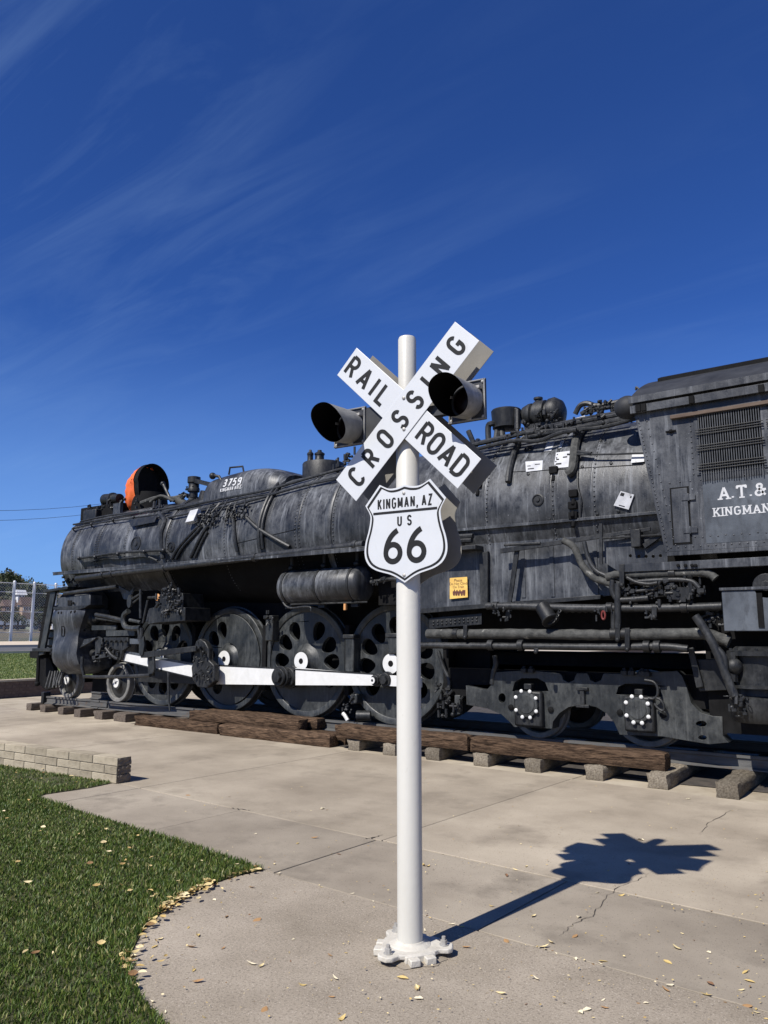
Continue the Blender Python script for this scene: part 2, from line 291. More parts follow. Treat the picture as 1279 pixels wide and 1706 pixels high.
def tag(o, label, cat, group=None):
    o['label'] = label; o['category'] = cat
    if group: o['group'] = group
    return o
def thing(name, loc, label=None, cat=None, group=None):
    o = bpy.data.objects.new(name, None); COL.objects.link(o); o.location = loc; o.empty_display_size = 0.2; ORG[o.name] = Vector(loc)
    if label: tag(o, label, cat, group)
    return o
def struct(o, kind='structure'): o['kind'] = kind; return o
def circ(cx, cy, r, n=24, ry=None): return [(cx + r * math.cos(2 * math.pi * k / n), cy + (ry or r) * math.sin(2 * math.pi * k / n)) for k in range(n)]
def smooth_path(pts, sub=5):
    # Catmull-Rom through the points
    P = [Vector(p) for p in pts]
    if len(P) < 3: return P
    P = [P[0] * 2 - P[1]] + P + [P[-1] * 2 - P[-2]]; out = []
    for i in range(1, len(P) - 2):
        a, b, c, d = P[i - 1:i + 3]
        for k in range(sub):
            t = k / sub; out.append(0.5 * ((2 * b) + (c - a) * t + (2 * a - 5 * b + 4 * c - d) * t * t + (3 * b - a - 3 * c + d) * t ** 3))
    out.append(P[-2]); return out

# ------------------------------------------------------------------ lettering (stroke letters)
def arc(cx, cy, rx, ry, a0, a1, n=14): return [(cx + rx * math.cos(rad(a0 + (a1 - a0) * i / n)), cy + ry * math.sin(rad(a0 + (a1 - a0) * i / n))) for i in range(n + 1)]
GL = {
 'A': (0.62, [[(0, 0), (0.31, 1)], [(0.31, 1), (0.62, 0)], [(0.1, 0.3), (0.52, 0.3)]], [(0, 0), (0.62, 0)]),
 'C': (0.56, [arc(0.29, 0.71, 0.29, 0.29, 25, 180) + arc(0.29, 0.29, 0.29, 0.29, 180, 335)], []),
 'D': (0.56, [[(0, 0), (0, 1)], [(0, 1), (0.27, 1)] + arc(0.27, 0.71, 0.29, 0.29, 90, 0) + arc(0.27, 0.29, 0.29, 0.29, 0, -90) + [(0, 0)]], []),
 'G': (0.58, [arc(0.29, 0.71, 0.29, 0.29, 28, 180) + arc(0.29, 0.29, 0.29, 0.29, 180, 360) + [(0.58, 0.47), (0.33, 0.47)]], []),
 'I': (0.0, [[(0, 0), (0, 1)]], [(0, 0), (0, 1)]),
 'K': (0.54, [[(0, 0), (0, 1)], [(0.03, 0.36), (0.54, 1)], [(0.2, 0.56), (0.56, 0)]], [(0, 0), (0, 1), (0.54, 0), (0.52, 1)]),
 'L': (0.48, [[(0, 1), (0, 0), (0.48, 0)]], []),
 'M': (0.7, [[(0, 0), (0, 1)], [(0, 1), (0.35, 0.15)], [(0.35, 0.15), (0.7, 1)], [(0.7, 1), (0.7, 0)]], [(0, 0), (0.7, 0), (0, 1), (0.7, 1)]),
 'N': (0.56, [[(0, 0), (0, 1)], [(0, 1), (0.56, 0)], [(0.56, 0), (0.56, 1)]], [(0, 0), (0.56, 1), (0, 1)]),
 'O': (0.58, [arc(0.29, 0.7, 0.29, 0.3, 0, 180) + arc(0.29, 0.3, 0.29, 0.3, 180, 360) + [(0.58, 0.7)]], []),
 'R': (0.54, [[(0, 0), (0, 1)], [(0, 1), (0.28, 1)] + arc(0.28, 0.74, 0.26, 0.26, 90, -90) + [(0, 0.48)], [(0.28, 0.48), (0.56, 0)]], [(0, 0), (0.56, 0)]),
 'S': (0.54, [arc(0.27, 0.75, 0.26, 0.25, 15, 262) + arc(0.27, 0.25, 0.27, 0.25, 82, -165)], []),
 'T': (0.64, [[(-0.04, 0.98), (0.68, 0.98)], [(0.32, 1), (0.32, 0)], [(-0.0, 1.02), (-0.0, 0.78)], [(0.64, 1.02), (0.64, 0.78)]], [(0.32, 0)]),
 'U': (0.54, [[(0, 1), (0, 0.27)] + arc(0.27, 0.27, 0.27, 0.27, 180, 360) + [(0.54, 1)]], []),
 'Z': (0.52, [[(0, 1), (0.52, 1), (0, 0), (0.52, 0)]], []),
 '3': (0.5, [arc(0.25, 0.75, 0.24, 0.25, 150, -88) + arc(0.25, 0.25, 0.26, 0.25, 88, -150)], []),
 '5': (0.5, [[(0.46, 1), (0.06, 1), (0.03, 0.56)] + arc(0.24, 0.31, 0.26, 0.31, 125, -150)], []),
 '6': (0.6, [circ(0.3, 0.3, 0.3, 24) + [(0.6, 0.3)], arc(0.80, 0.26, 0.80, 0.90, 177, 112)], []),
 '7': (0.5, [[(0, 1), (0.5, 1), (0.18, 0)]], []),
 '9': (0.52, [circ(0.26, 0.72, 0.26, 20) + [(0.52, 0.72)], [(0.52, 0.72), (0.5, 0.45)] + arc(0.24, 0.3, 0.27, 0.3, 10, -140)], []),
 '&': (0.7, [[(0.7, 0.0), (0.18, 0.68)] + arc(0.31, 0.83, 0.17, 0.17, 195, -15, 10) + [(0.44, 0.66), (0.13, 0.42)] + arc(0.24, 0.22, 0.22, 0.22, 140, 320, 10) + [(0.55, 0.3), (0.62, 0.52)], [(0.48, 0.5), (0.76, 0.5)]], []),
 ',': (0.02, [[(0.05, 0.10), (-0.04, -0.2)]], []), '.': (0.06, [[(0.02, 0.0), (0.02, 0.13)]], []), 'F': (0.46, [[(0, 0), (0, 1), (0.46, 1)], [(0, 0.5), (0.36, 0.5)]], [(0, 0)]),
}
def stroke(mb, pts, h, put, lift):
    P = []
    for a, b in pts:
        if not P or (Vector((a, b)) - P[-1]).length > h * 0.08: P.append(Vector((a, b)))
    cl = len(P) > 4 and (P[0] - P[-1]).length < h * 0.1; n = len(P); vs = []
    if cl: P[-1] = P[0].copy()
    for i in range(n):
        d1 = (P[i] - P[i - 1]).normalized() if i else ((P[0] - P[-2]).normalized() if cl else (P[1] - P[0]).normalized())
        d2 = (P[i + 1] - P[i]).normalized() if i < n - 1 else ((P[1] - P[0]).normalized() if cl else d1)
        n1 = Vector((-d1.y, d1.x)); n2 = Vector((-d2.y, d2.x)); m = n1 + n2
        m = n1 if m.length < 1e-6 else m.normalized(); k = min(1 / max(m.dot(n1), 0.3), 2.2)
        vs += [put(P[i] + m * h * k, lift), put(P[i] - m * h * k, lift)]
    mb.add(vs, [(2 * i, 2 * i + 1, 2 * i + 3, 2 * i + 2) for i in range(n - 1)])
def text_width(t, gap, sw=0.15): return sum((GL[c][0] + gap + sw) if c != ' ' else 0.4 for c in t) - gap
def letters(mb, t, put, h, wd=1.0, gap=0.16, sw=0.15, serif=False):
    # put(Vector2 in metres, lift) -> world point; starts at (0,0); h = cap height, wd = width factor, sw = stroke width
    x = 0.0; k = 0
    for c in t:
        if c == ' ': x += 0.4 * wd; continue
        gw, st, se = GL[c]; x += sw / 2
        for s in st:
            k += 1; stroke(mb, [((x + a * wd) * h, (sw / 2 + b * (1 - sw)) * h) for a, b in s], sw * h / 2, put, 0.0012 + 0.00012 * (k % 6))
        if serif:
            for a, b in se:
                k += 1; yy = (0.05 if b < 0.5 else 0.95) * h
                stroke(mb, [((x + a * wd - 0.19) * h, yy), ((x + a * wd + 0.19) * h, yy)], 0.05 * h, put, 0.0012 + 0.00012 * (k % 6))
        x += gw * wd + sw / 2 + gap
    return x * h

# ================================================================== SETTING
# ---- base ground reaching the horizon
b = MB(); b.add([(-21.0, -400, -0.03), (900, -400, -0.03), (900, 1200, -0.03), (-21.0, 1200, -0.03)], [(0, 1, 2, 3)])
struct(b.build('ground', 'dirt', smooth=0))
# ---- pavement: slabs with recessed joints, in a frame turned 3.2 degrees from the track
PB = rad(3.2); PO = Vector((-4.30, 4.42, 0)); PE = Vector((math.cos(PB), -math.sin(PB), 0)); PN = Vector((math.sin(PB), math.cos(PB), 0))
def PV(u, v, z=0.0): q = PO + PE * u + PN * v; return Vector((q.x, q.y, z))
pav = thing('pavement', (0, 0, 0)); struct(pav)
b = MB(); b.add([PV(-22, -14, -0.027), PV(30, -14, -0.027), PV(30, 16, -0.027), PV(-22, 16, -0.027)], [(0, 1, 2, 3)]); b.build('joint_bed', 'joint_dirt', pav, smooth=0)
def slab(u0, u1, v0, v1, m='concrete', dz=0.0, name='slab', g=0.0065):
    bb = MB(); n = max(1, int((u1 - u0) / 0.9)); wv = lambda i: 0.0022 * math.sin(i * 2.3 + u0 * 3)
    top = [PV(u0 + g + (u1 - u0 - 2 * g) * i / n, v0 + g + wv(i), dz) for i in range(n + 1)] + [PV(u1 - g - (u1 - u0 - 2 * g) * i / n, v1 - g + wv(i + 2), dz) for i in range(n + 1)]
    k = len(top); bot = [Vector((p.x, p.y, -0.03)) for p in top]
    bb.add(top + bot, [tuple(range(k))] + [(i, i + k, (i + 1) % k + k, (i + 1) % k) for i in range(k)])
    return bb.build(name, m, pav, bevel=0.003, smooth=0, segs=1)
US = [0.08 + 1.775 * k for k in range(-8, 8)]
for i in range(len(US) - 1): slab(US[i], US[i + 1], 0.0, 1.2, 'grey_concrete', dz=random.uniform(-0.0015, 0.0015))
UD = [0.13 + 3.6 * k for k in range(-5, 5)]
for i in range(len(UD) - 1): slab(UD[i], UD[i + 1], 1.2, 4.85, dz=random.uniform(-0.0015, 0.0015))
for i in range(len(UD) - 1): slab(UD[i], UD[i + 1], 4.85, 16, 'bed_concrete', -0.004)
# ---- front pad with rounded end
ARC = [atZ(x, y) for x, y in [(441, 1450), (400, 1459), (350, 1475), (318, 1491), (290, 1507), (266, 1524), (247, 1541), (232, 1562), (222, 1583), (218, 1606), (222, 1632), (232, 1656), (250, 1682), (274, 1706), (310, 1745), (360, 1795)]]
ARC = smooth_path(ARC, 4)
b = MB(); tip = PV(0.0, -0.008); edge = [PV(0.02 + 0.9 * i, -0.009 + 0.004 * math.sin(i * 2.1)) for i in range(15)]
ring = [Vector((p.x, p.y, 0.002)) for p in ARC] + [Vector((ARC[-1].x + 2, -6, 0.002)), Vector((9, -6, 0.002))] + [Vector((p.x, p.y, 0.002)) for p in reversed(edge)]
k = len(ring); b.add(ring + [Vector((p.x, p.y, -0.03)) for p in ring], [tuple(range(k))] + [(i, i + k, (i + 1) % k + k, (i + 1) % k) for i in range(k)])
b.build('front_pad', 'pad_concrete', pav, bevel=0.004, smooth=0, segs=1)
# cracks in the slabs: thin dark fissures
def crack(pts, wd):
    bb = MB(); P = []
    for i in range(len(pts) - 1):
        a, c = atZ(*pts[i]), atZ(*pts[i + 1]); n = 7
        for j in range(n): q = a.lerp(c, j / n); P.append(q + Vector((random.uniform(-1, 1), random.uniform(-1, 1), 0)) * 0.013)
    vs = []
    for i, q in enumerate(P):
        w_ = wd * random.uniform(0.3, 1.2) * (0.3 + math.sin(math.pi * i / (len(P) - 1)))
        vs += [(q.x - w_, q.y, 0.0045), (q.x + w_, q.y + w_, 0.0045)]
    bb.add(vs, [(2 * i, 2 * i + 1, 2 * i + 3, 2 * i + 2) for i in range(len(P) - 1)]); bb.build('crack', 'joint_dirt', pav, smooth=0)
crack([(935, 1560), (955, 1540), (990, 1524), (1006, 1498), (1030, 1480), (1065, 1466), (1095, 1448)], 0.0028)
crack([(1165, 1392), (1180, 1372), (1215, 1352), (1240, 1348)], 0.0025)
crack([(380, 1346), (402, 1349), (425, 1352)], 0.008); crack([(606, 1398), (622, 1396), (640, 1390)], 0.008)
# ---- lawn soil sheet and grass
LAWN = [atZ(x, y) for x, y in [(196, 1303), (150, 1313), (75, 1324), (60, 1329)]]
LE = [atZ(x, y) for x, y in [(60, 1329), (120, 1349), (200, 1373), (280, 1398), (360, 1424), (441, 1450)]]
poly = [(-16.0, 5.80)] + [(p.x, p.y) for p in LAWN] + [(p.x, p.y) for p in LE] + [(p.x, p.y) for p in ARC[1:]] + [(ARC[-1].x + 1.2, -1.0), (-16.0, -1.0)]
b = MB(); b.add([(x, y, 0.008) for x, y in poly], [tuple(range(len(poly)))])
lawn = struct(b.build('lawn', 'soil', smooth=0))
PA = np.array(poly)
def inside(X, Y, P=PA):
    r = np.zeros(len(X), bool); n = len(P); j = n - 1
    for i in range(n):
        xi, yi = P[i]; xj, yj = P[j]; c = ((yi > Y) != (yj > Y)) & (X < (xj - xi) * (Y - yi) / (yj - yi + 1e-12) + xi); r ^= c; j = i
    return r
def edge_dist(X, Y, P=PA):
    d = np.full(len(X), 9.0); n = len(P)
    for i in range(n):
        a = P[i]; c = P[(i + 1) % n]; v = c - a; t = np.clip(((X - a[0]) * v[0] + (Y - a[1]) * v[1]) / (v @ v + 1e-12), 0, 1)
        d = np.minimum(d, np.hypot(X - a[0] - t * v[0], Y - a[1] - t * v[1]))
    return d
def blades(name, X, Y, Z, H, W_, m, seed=1):
    r = np.random.default_rng(seed); n = len(X); an = r.uniform(0, 2 * np.pi, n); ln = r.uniform(0.15, 0.9, n) * H; la = r.uniform(0, 2 * np.pi, n)
    cx, sx = np.cos(an) * W_, np.sin(an) * W_; lx, ly = np.cos(la) * ln, np.sin(la) * ln
    V = np.empty((n, 5, 3)); V[:, 0] = np.stack([X - cx, Y - sx, Z], 1); V[:, 1] = np.stack([X + cx, Y + sx, Z], 1)
    V[:, 2] = np.stack([X + cx * .75 + lx * .35, Y + sx * .75 + ly * .35, Z + H * .62], 1); V[:, 3] = np.stack([X - cx * .75 + lx * .35, Y - sx * .75 + ly * .35, Z + H * .62], 1)
    V[:, 4] = np.stack([X + lx, Y + ly, Z + H], 1)
    me = bpy.data.meshes.new(name); me.vertices.add(n * 5); me.vertices.foreach_set('co', V.ravel())
    idx = np.arange(n)[:, None] * 5; lo = (idx + np.array([[0, 1, 2, 3, 3, 2, 4]])).ravel()
    me.loops.add(n * 7); me.loops.foreach_set('vertex_index', lo.astype(np.int32)); me.polygons.add(n * 2)
    st = (np.arange(n)[:, None] * 7 + np.array([[0, 4]])).ravel(); me.polygons.foreach_set('loop_start', st.astype(np.int32))
    me.update(calc_edges=True); me.validate(); me.materials.append(MATS[m]); o = bpy.data.objects.new(name, me); COL.objects.link(o); return o
def vnoise(X, Y, s, seed):
    r = np.random.default_rng(seed); v = np.zeros(len(X))
    for k in range(6): a = r.uniform(0, 2 * np.pi); f = s * r.uniform(.6, 1.6); v += np.sin((X * np.cos(a) + Y * np.sin(a)) * f + r.uniform(0, 6.3))
    return v / 6
n = 430000; X = RNG.uniform(-13.5, -2.6, n); Y = RNG.uniform(0.9, 5.8, n)
dist = np.hypot(X, Y); keep = inside(X, Y) & (RNG.uniform(0, 1, n) < np.clip(1.25 - (dist - 3.5) / 9.0, 0.25, 1))
bare = np.exp(-(((X + 8.9) / 0.8) ** 2 + ((Y - 5.45) / 0.22) ** 2)); keep &= RNG.uniform(0, 1, n) > bare * 0.8
X, Y = X[keep], Y[keep]; ed = edge_dist(X, Y)
H = (0.021 + 0.014 * vnoise(X, Y, 2.6, 3) + 0.006 * vnoise(X, Y, 9.0, 4) + RNG.uniform(-.008, .016, len(X))) * np.where(ed < 0.07, 1.35, 1.0); H = np.maximum(H, 0.008)
g = blades('grass', X, Y, np.full(len(X), 0.006), H, RNG.uniform(.0016, .0034, len(X)) * (1 + np.hypot(X, Y) / 12), 'grass_blade'); struct(g, 'stuff')
# ---- low block wall beside the lawn
WA = Vector((-8.12, 5.80, 0)); WD = Vector((-1, -0.062, 0)).normalized(); WNn = Vector((-WD.y, WD.x, 0)); WNn = WNn if WNn.y > 0 else -WNn
wall = thing('garden_wall', WA, 'low pale block garden wall along the lawn edge', 'wall')
bx = MB(); BLn, BH = 0.46, 0.098
def wallbox(mb, s0, s1, t0, t1, z0, z1):
    c = WA + WD * ((s0 + s1) / 2) + WNn * ((t0 + t1) / 2) + Vector((0, 0, (z0 + z1) / 2)); mb.obox(c, WD * ((s1 - s0) / 2), WNn * ((t1 - t0) / 2), (0, 0, (z1 - z0) / 2))
m_ = MB(); wallbox(m_, 0.012, 6.0, 0.012, 0.19, 0, 0.283); m_.build('mortar_core', 'mortar', wall, smooth=0)
mesh_cache = {}
for c in range(3):
    s = 0.0; first = True
    while s < 5.9:
        ln = (BLn if not (first and c % 2) else BLn / 2)
        key = (round(ln, 2), random.randrange(3))
        if key not in mesh_cache:
            q = MB(); q.obox(WA, WD * ((ln - 0.009) / 2), WNn * 0.1, (0, 0, (BH - 0.008) / 2)); o = q.build('block', 'block_pale', wall, bevel=0.005, smooth=0); mesh_cache[key] = o.data
        else:
            o = bpy.data.objects.new('block', mesh_cache[key]); COL.objects.link(o); o.parent = wall
            bv = o.modifiers.new('bevel', 'BEVEL'); bv.width = 0.005; bv.segments = 2; bv.limit_method = 'ANGLE'
        o.location = WD * (s + ln / 2) + WNn * (0.1 + random.uniform(-.003, .003)) + Vector((0, 0, BH * (c + 0.5) + 0.001)); s += ln; first = False
for c in range(3):   # darker end faces where the broken cores show
    q = MB(); cc = WA + WD * -0.004 + WNn * 0.1 + Vector((0, 0, BH * (c + 0.5)))
    n0 = []
    for i in range(7):
        for j in range(5): n0.append(cc + WNn * (-0.094 + 0.188 * i / 6) + Vector((0, 0, -0.043 + 0.086 * j / 4)) - WD * random.uniform(0.002, 0.016))
    q.add(n0, [(i * 5 + j, i * 5 + j + 1, (i + 1) * 5 + j + 1, (i + 1) * 5 + j) for i in range(6) for j in range(4)]); q.build('broken_end', 'block_dark', wall, smooth=0)
# ---- far terrace: retaining wall, lawn, road, pavement strip, hill
XW = -21.15; SLP = 0.031
def TZ(x): return 0.47 + (XW - x) * SLP
def strip(name, x0, x1, m, dz=0.0, n=1):
    q = MB(); q.add([(x0, -300, TZ(x0) + dz), (x0, 500, TZ(x0) + dz), (x1, 500, TZ(x1) + dz), (x1, -300, TZ(x1) + dz)], [(0, 1, 2, 3)]); return struct(q.build(name, m, smooth=0))
q = MB(); q.add([(XW - .2, -300, TZ(XW - .2)), (XW - .2, 46, TZ(XW - .2)), (-160, 46, TZ(-160)), (-160, -300, TZ(-160))], [(0, 1, 2, 3)]); struct(q.build('terrace', 'far_lawn', smooth=0))
q = MB(); q.add([(-44.4, -300, TZ(-44.4) + .01), (-44.4, 46, TZ(-44.4) + .01), (-150, 46, TZ(-150) + .01), (-150, -300, TZ(-150) + .01)], [(0, 1, 2, 3)]); struct(q.build('field', 'hill', smooth=0))
q = MB(); q.add([(XW - .2, 46, TZ(XW - .2)), (XW - .2, 700, TZ(XW - .2)), (-160, 700, TZ(-160)), (-160, 46, TZ(-160))], [(0, 1, 2, 3)]); struct(q.build('terrain', 'dirt', smooth=0))
strip('road', -34.5, -39.6, 'asphalt', 0.02); strip('footpath', -39.75, -44.3, 'sidewalk', 0.13)
q = MB(); q.box(-39.75, -39.6, -300, 500, TZ(-39.6) - 0.1, TZ(-39.6) + 0.14); struct(q.build('kerb', 'sidewalk', smooth=0))
q = MB(); q.box(-34.5, -34.35, -300, 500, TZ(-34.4) - 0.1, TZ(-34.4) + 0.1); struct(q.build('kerb', 'sidewalk', smooth=0))
fw = thing('retaining_wall', (XW, 12, 0), 'dark brick retaining wall below the far lawn', 'wall')
q = MB(); q.box(XW - 0.25, XW, -60, 90, -0.05, 0.445); q.build('brickwork', 'far_brick', fw)
for k in range(5):
    for j in range(34):
        y0 = 4.0 + j * 0.41 + (0.2 if k % 2 else 0)
        q2 = MB() if (k == 0 and j == 0) else None
        if q2 is not None:
            q2.box(XW - 0.05, XW + 0.008, 0, 0.395, 0, 0.075); o = q2.build('brick', 'far_brick', fw, smooth=0); bm_ = o.data; o.location = Vector((0, y0, 0.012)) - Vector((0, 0, 0))
        else:
            o = bpy.data.objects.new('brick', bm_); COL.objects.link(o); o.parent = fw; o.location = (random.uniform(-.003, .003), y0, 0.012 + k * 0.086)
q = MB(); q.box(XW - 0.32, XW + 0.03, -60, 90, 0.445, 0.495); q.build('coping', 'block_pale', fw)
XF = -45.2
n = 60000; X = RNG.uniform(-34, XW - .3, n); Y = RNG.uniform(8, 24, n)
struct(blades('far_grass', X, Y, .47 + (XW - X) * SLP, RNG.uniform(.02, .05, n), np.full(n, .009), 'grass_blade', 5), 'stuff')
# fence of the ball ground
zf = TZ(XF); fe = thing('chain_link_fence', (XF, 20, zf), 'tall galvanised chain link fence beyond the road', 'fence')
for px in (-76, -44, -12, 20.5, 54, 90, 126, 162, 198, 234):
    q = MB(); y = atX(px, 1020, XF).y; q.cyl((XF, y, zf - .1), (XF, y, zf + 3.62), 0.085, n=10); q.ball((XF, y, zf + 3.62), 0.09); q.build('post', 'galvanised', fe)
for h in (0.62, 1.85, 3.0, 3.55):
    q = MB(); q.cyl((XF, 12, zf + h), (XF, 40, zf + h), 0.022, n=6); q.build('rail', 'galvanised', fe)
q = MB(); pitch = 0.16
for s in (-1, 1):
    y = 12.0
    while y < 34:
        q.tube([(XF + 0.03 * s, y, zf + 0.05), (XF + 0.03 * s, y + 3.5 * s, zf + 3.55)], 0.0045, n=3); y += pitch
o = q.build('wire_mesh', 'galvanised', fe, smooth=0, weld=False); o['kind'] = 'stuff'
# hill, trees and houses beyond
HX = -150
q = MB(); vs = []; nu, nv = 60, 14
for i in range(nu):
    for j in range(nv):
        yy = -60 + i * 6.0; xx = -95 - j * 11; t = j / (nv - 1)
        crest = 17 * math.exp(-((yy - 62) / 36) ** 2) + 5 * math.exp(-((yy - 20) / 40) ** 2) + 3 + 1.6 * math.sin(yy * 0.21) + math.sin(yy * 0.53 + 1)
        vs.append((xx, yy, TZ(-95) + crest * (math.sin(t * math.pi * 0.55) ** 1.3) + 0.5 * math.sin(i * 1.7 + j * 2.1)))
q.add(vs, [(i * nv + j, i * nv + j + 1, (i + 1) * nv + j + 1, (i + 1) * nv + j) for i in range(nu - 1) for j in range(nv - 1)])
struct(q.build('hill', 'hill', smooth=60))
def tree(x, y, z0, h, rr, label, leaf='tree_leaf', seed=0, n=1500, cz=0.62, trunk=0.14):
    r = np.random.default_rng(seed); t = thing('tree', (x, y, z0), label, 'tree', 'trees on the far slope')
    q = MB(); q.tube([(x, y, z0 - .3), (x + .05 * rr, y, z0 + h * .3), (x, y + .1 * rr, z0 + h * .6)], [trunk, trunk * .7, trunk * .3], n=8)
    for k in range(5):
        a = r.uniform(0, 6.3); q.tube([(x, y, z0 + h * (.28 + .06 * k)), (x + math.cos(a) * rr * .4, y + math.sin(a) * rr * .4, z0 + h * (.5 + .05 * k)), (x + math.cos(a) * rr * .7, y + math.sin(a) * rr * .7, z0 + h * (.6 + .06 * k))], [trunk * .45, trunk * .3, trunk * .12], n=5)
    q.build('trunk', 'bark', t)
    nc = 13; C = r.normal(0, .42, (nc, 3)) * [rr, rr, h * .28]; C[:, 2] += h * cz; R = r.uniform(.28, .5, nc) * rr; q = MB()
    for k in range(n):
        c = r.integers(nc); d = r.normal(0, 1, 3); d /= np.linalg.norm(d); p = C[c] + d * R[c] * r.uniform(.55, 1.08); s = rr * r.uniform(.05, .11)
        u = r.normal(0, 1, 3); v = r.normal(0, 1, 3); u *= s / np.linalg.norm(u); v *= s * .7 / np.linalg.norm(v); p = p + [x, y, z0]
        q.add([p - u, p + v, p + u, p - v], [(0, 1, 2, 3)])
    q.build('crown', leaf, t, smooth=0, weld=False); return t
def at_depth(px, py, X): return atX(px, py, X)
TREES = [(30, 1030, 22, 'low dark bush in front of the long shed, near the first fence post', 'tree_leaf'), (66, 1034, 24, 'low dark bush in front of the green shed', 'tree_leaf'), (8, 1030, 24, 'low olive bush in front of the long shed at the picture edge', 'tree_leaf_olive'), (46, 1000, 26, 'round olive tree just above the tan house', 'tree_leaf_olive'), (72, 1012, 30, 'dark tree behind the ladder rail of the locomotive', 'tree_leaf'), (14, 970, 34, 'tall dark tree on the hill crest near the picture edge', 'tree_leaf'), (50, 988, 34, 'dark tree left of the second fence post on the hill', 'tree_leaf'), (18, 998, 30, 'olive shrub halfway up the hill behind the first fence post', 'tree_leaf_olive'), (56, 1008, 26, 'dark shrub halfway up the hill behind the second fence post', 'tree_leaf'), (-8, 985, 45, 'dark evergreen tree at the far edge of the picture', 'tree_leaf'), (6, 975, 48, 'olive brown bushy tree on the hill crest', 'tree_leaf_olive'), (24, 980, 42, 'dark tree just behind the first fence post', 'tree_leaf'),
         (40, 985, 38, 'rounded dark tree on the hill between the fence posts', 'tree_leaf'), (62, 994, 40, 'broad dark green tree behind the second fence post', 'tree_leaf'), (80, 1006, 36, 'small dark tree at the foot of the hill behind the pilot rail', 'tree_leaf'),
         (4, 1012, 30, 'low olive shrub on the far bank by the picture edge', 'tree_leaf_olive'), (34, 1018, 24, 'low brown shrub between the far houses', 'tree_leaf_olive'), (70, 1022, 26, 'low dark shrub beside the brick house', 'tree_leaf')]
for i, (px, py, hp, lb, lf) in enumerate(TREES):
    XX = (-70 - i) if i < 3 else (-112 - (i % 4) * 6 if i < 15 else -88 - i); top = at_depth(px, py, XX); dd = (top - EYEP).length; h = hp / F * dd
    tree(top.x, top.y, top.z - h * .55, h, h * .62, lb, lf, 20 + i, 1300)
def house(px0, px1, pyt, pyb, X, label, wall_m, roof_m, roofh, nwin):
    a = atX(px0, pyb, X); c = atX(px1, pyb, X); tp = atX((px0 + px1) / 2, pyt, X); y0, y1 = sorted((a.y, c.y)); z0 = a.z; z1 = tp.z; D = (y1 - y0) * .7
    t = thing('house', (X, (y0 + y1) / 2, z0), label, 'house')
    q = MB(); q.box(X - D, X, y0, y1, z0 - 4, z1); q.build('wall', wall_m, t)
    q = MB(); o_ = .25; ym = (y0 + y1) / 2; xm = X - D / 2
    q.add([(X + o_, y0 - o_, z1), (X + o_, y1 + o_, z1), (X - D - o_, y1 + o_, z1), (X - D - o_, y0 - o_, z1), (xm, y0 - o_, z1 + roofh), (xm, y1 + o_, z1 + roofh)], [(0, 1, 5, 4), (1, 2, 5), (2, 3, 4, 5), (3, 0, 4), (0, 3, 2, 1)])
    q.build('roof', roof_m, t, smooth=0)
    for k in range(nwin):
        yc = y0 + (y1 - y0) * (k + .5) / nwin; ww = (y1 - y0) / nwin * .25; zz = (z0 + z1) / 2
        q = MB(); q.box(X - .02, X + .06, yc - ww, yc + ww, zz - (z1 - z0) * .25, zz + (z1 - z0) * .25); f = q.build('window', 'house_white', t)
        q = MB(); q.box(X + .03, X + .075, yc - ww * .8, yc + ww * .8, zz - (z1 - z0) * .2, zz + (z1 - z0) * .2); q.build('pane', 'window_glass', f)
house(30, 41, 991, 996, -104, 'small white gabled house high on the far hill', 'house_white', 'house_white', 0.7, 2)
house(37, 50, 1008, 1020, -92, 'tan brick house on the far slope with brown roof', 'house_wall', 'house_roof', 1.0, 3)
house(8, 24, 1010, 1019, -95, 'reddish brown house among the shrubs near the picture edge', 'house_roof', 'house_roof', 0.8, 2)
house(-30, 46, 1041, 1058, -78, 'long low shed with blue grey metal roof behind the fence', 'house_wall', 'shed_roof', 0.9, 9)
house(52, 78, 1040, 1057, -76, 'dull green shed beside the long low shed', 'shed_green', 'shed_roof', 0.5, 3)
for (p1, p2, lb) in [((-60, 851), (180, 838), 'upper thin black overhead wire beside the smokebox'), ((-60, 868), (180, 852), 'lower thin black overhead wire beside the smokebox')]:
    a, c = atX(*p1, -75), atX(*p2, -85); d = c - a; pts = [a + d * (t / 10 * 2 - .5) + Vector((0, 0, -1.2 * (1 - ((t / 5) - 1) ** 2))) + Vector((0, 0, .9)) for t in range(11)]
    q = MB(); q.tube(pts, 0.022, n=5); tag(q.build('overhead_wire', 'cable'), lb, 'wire')

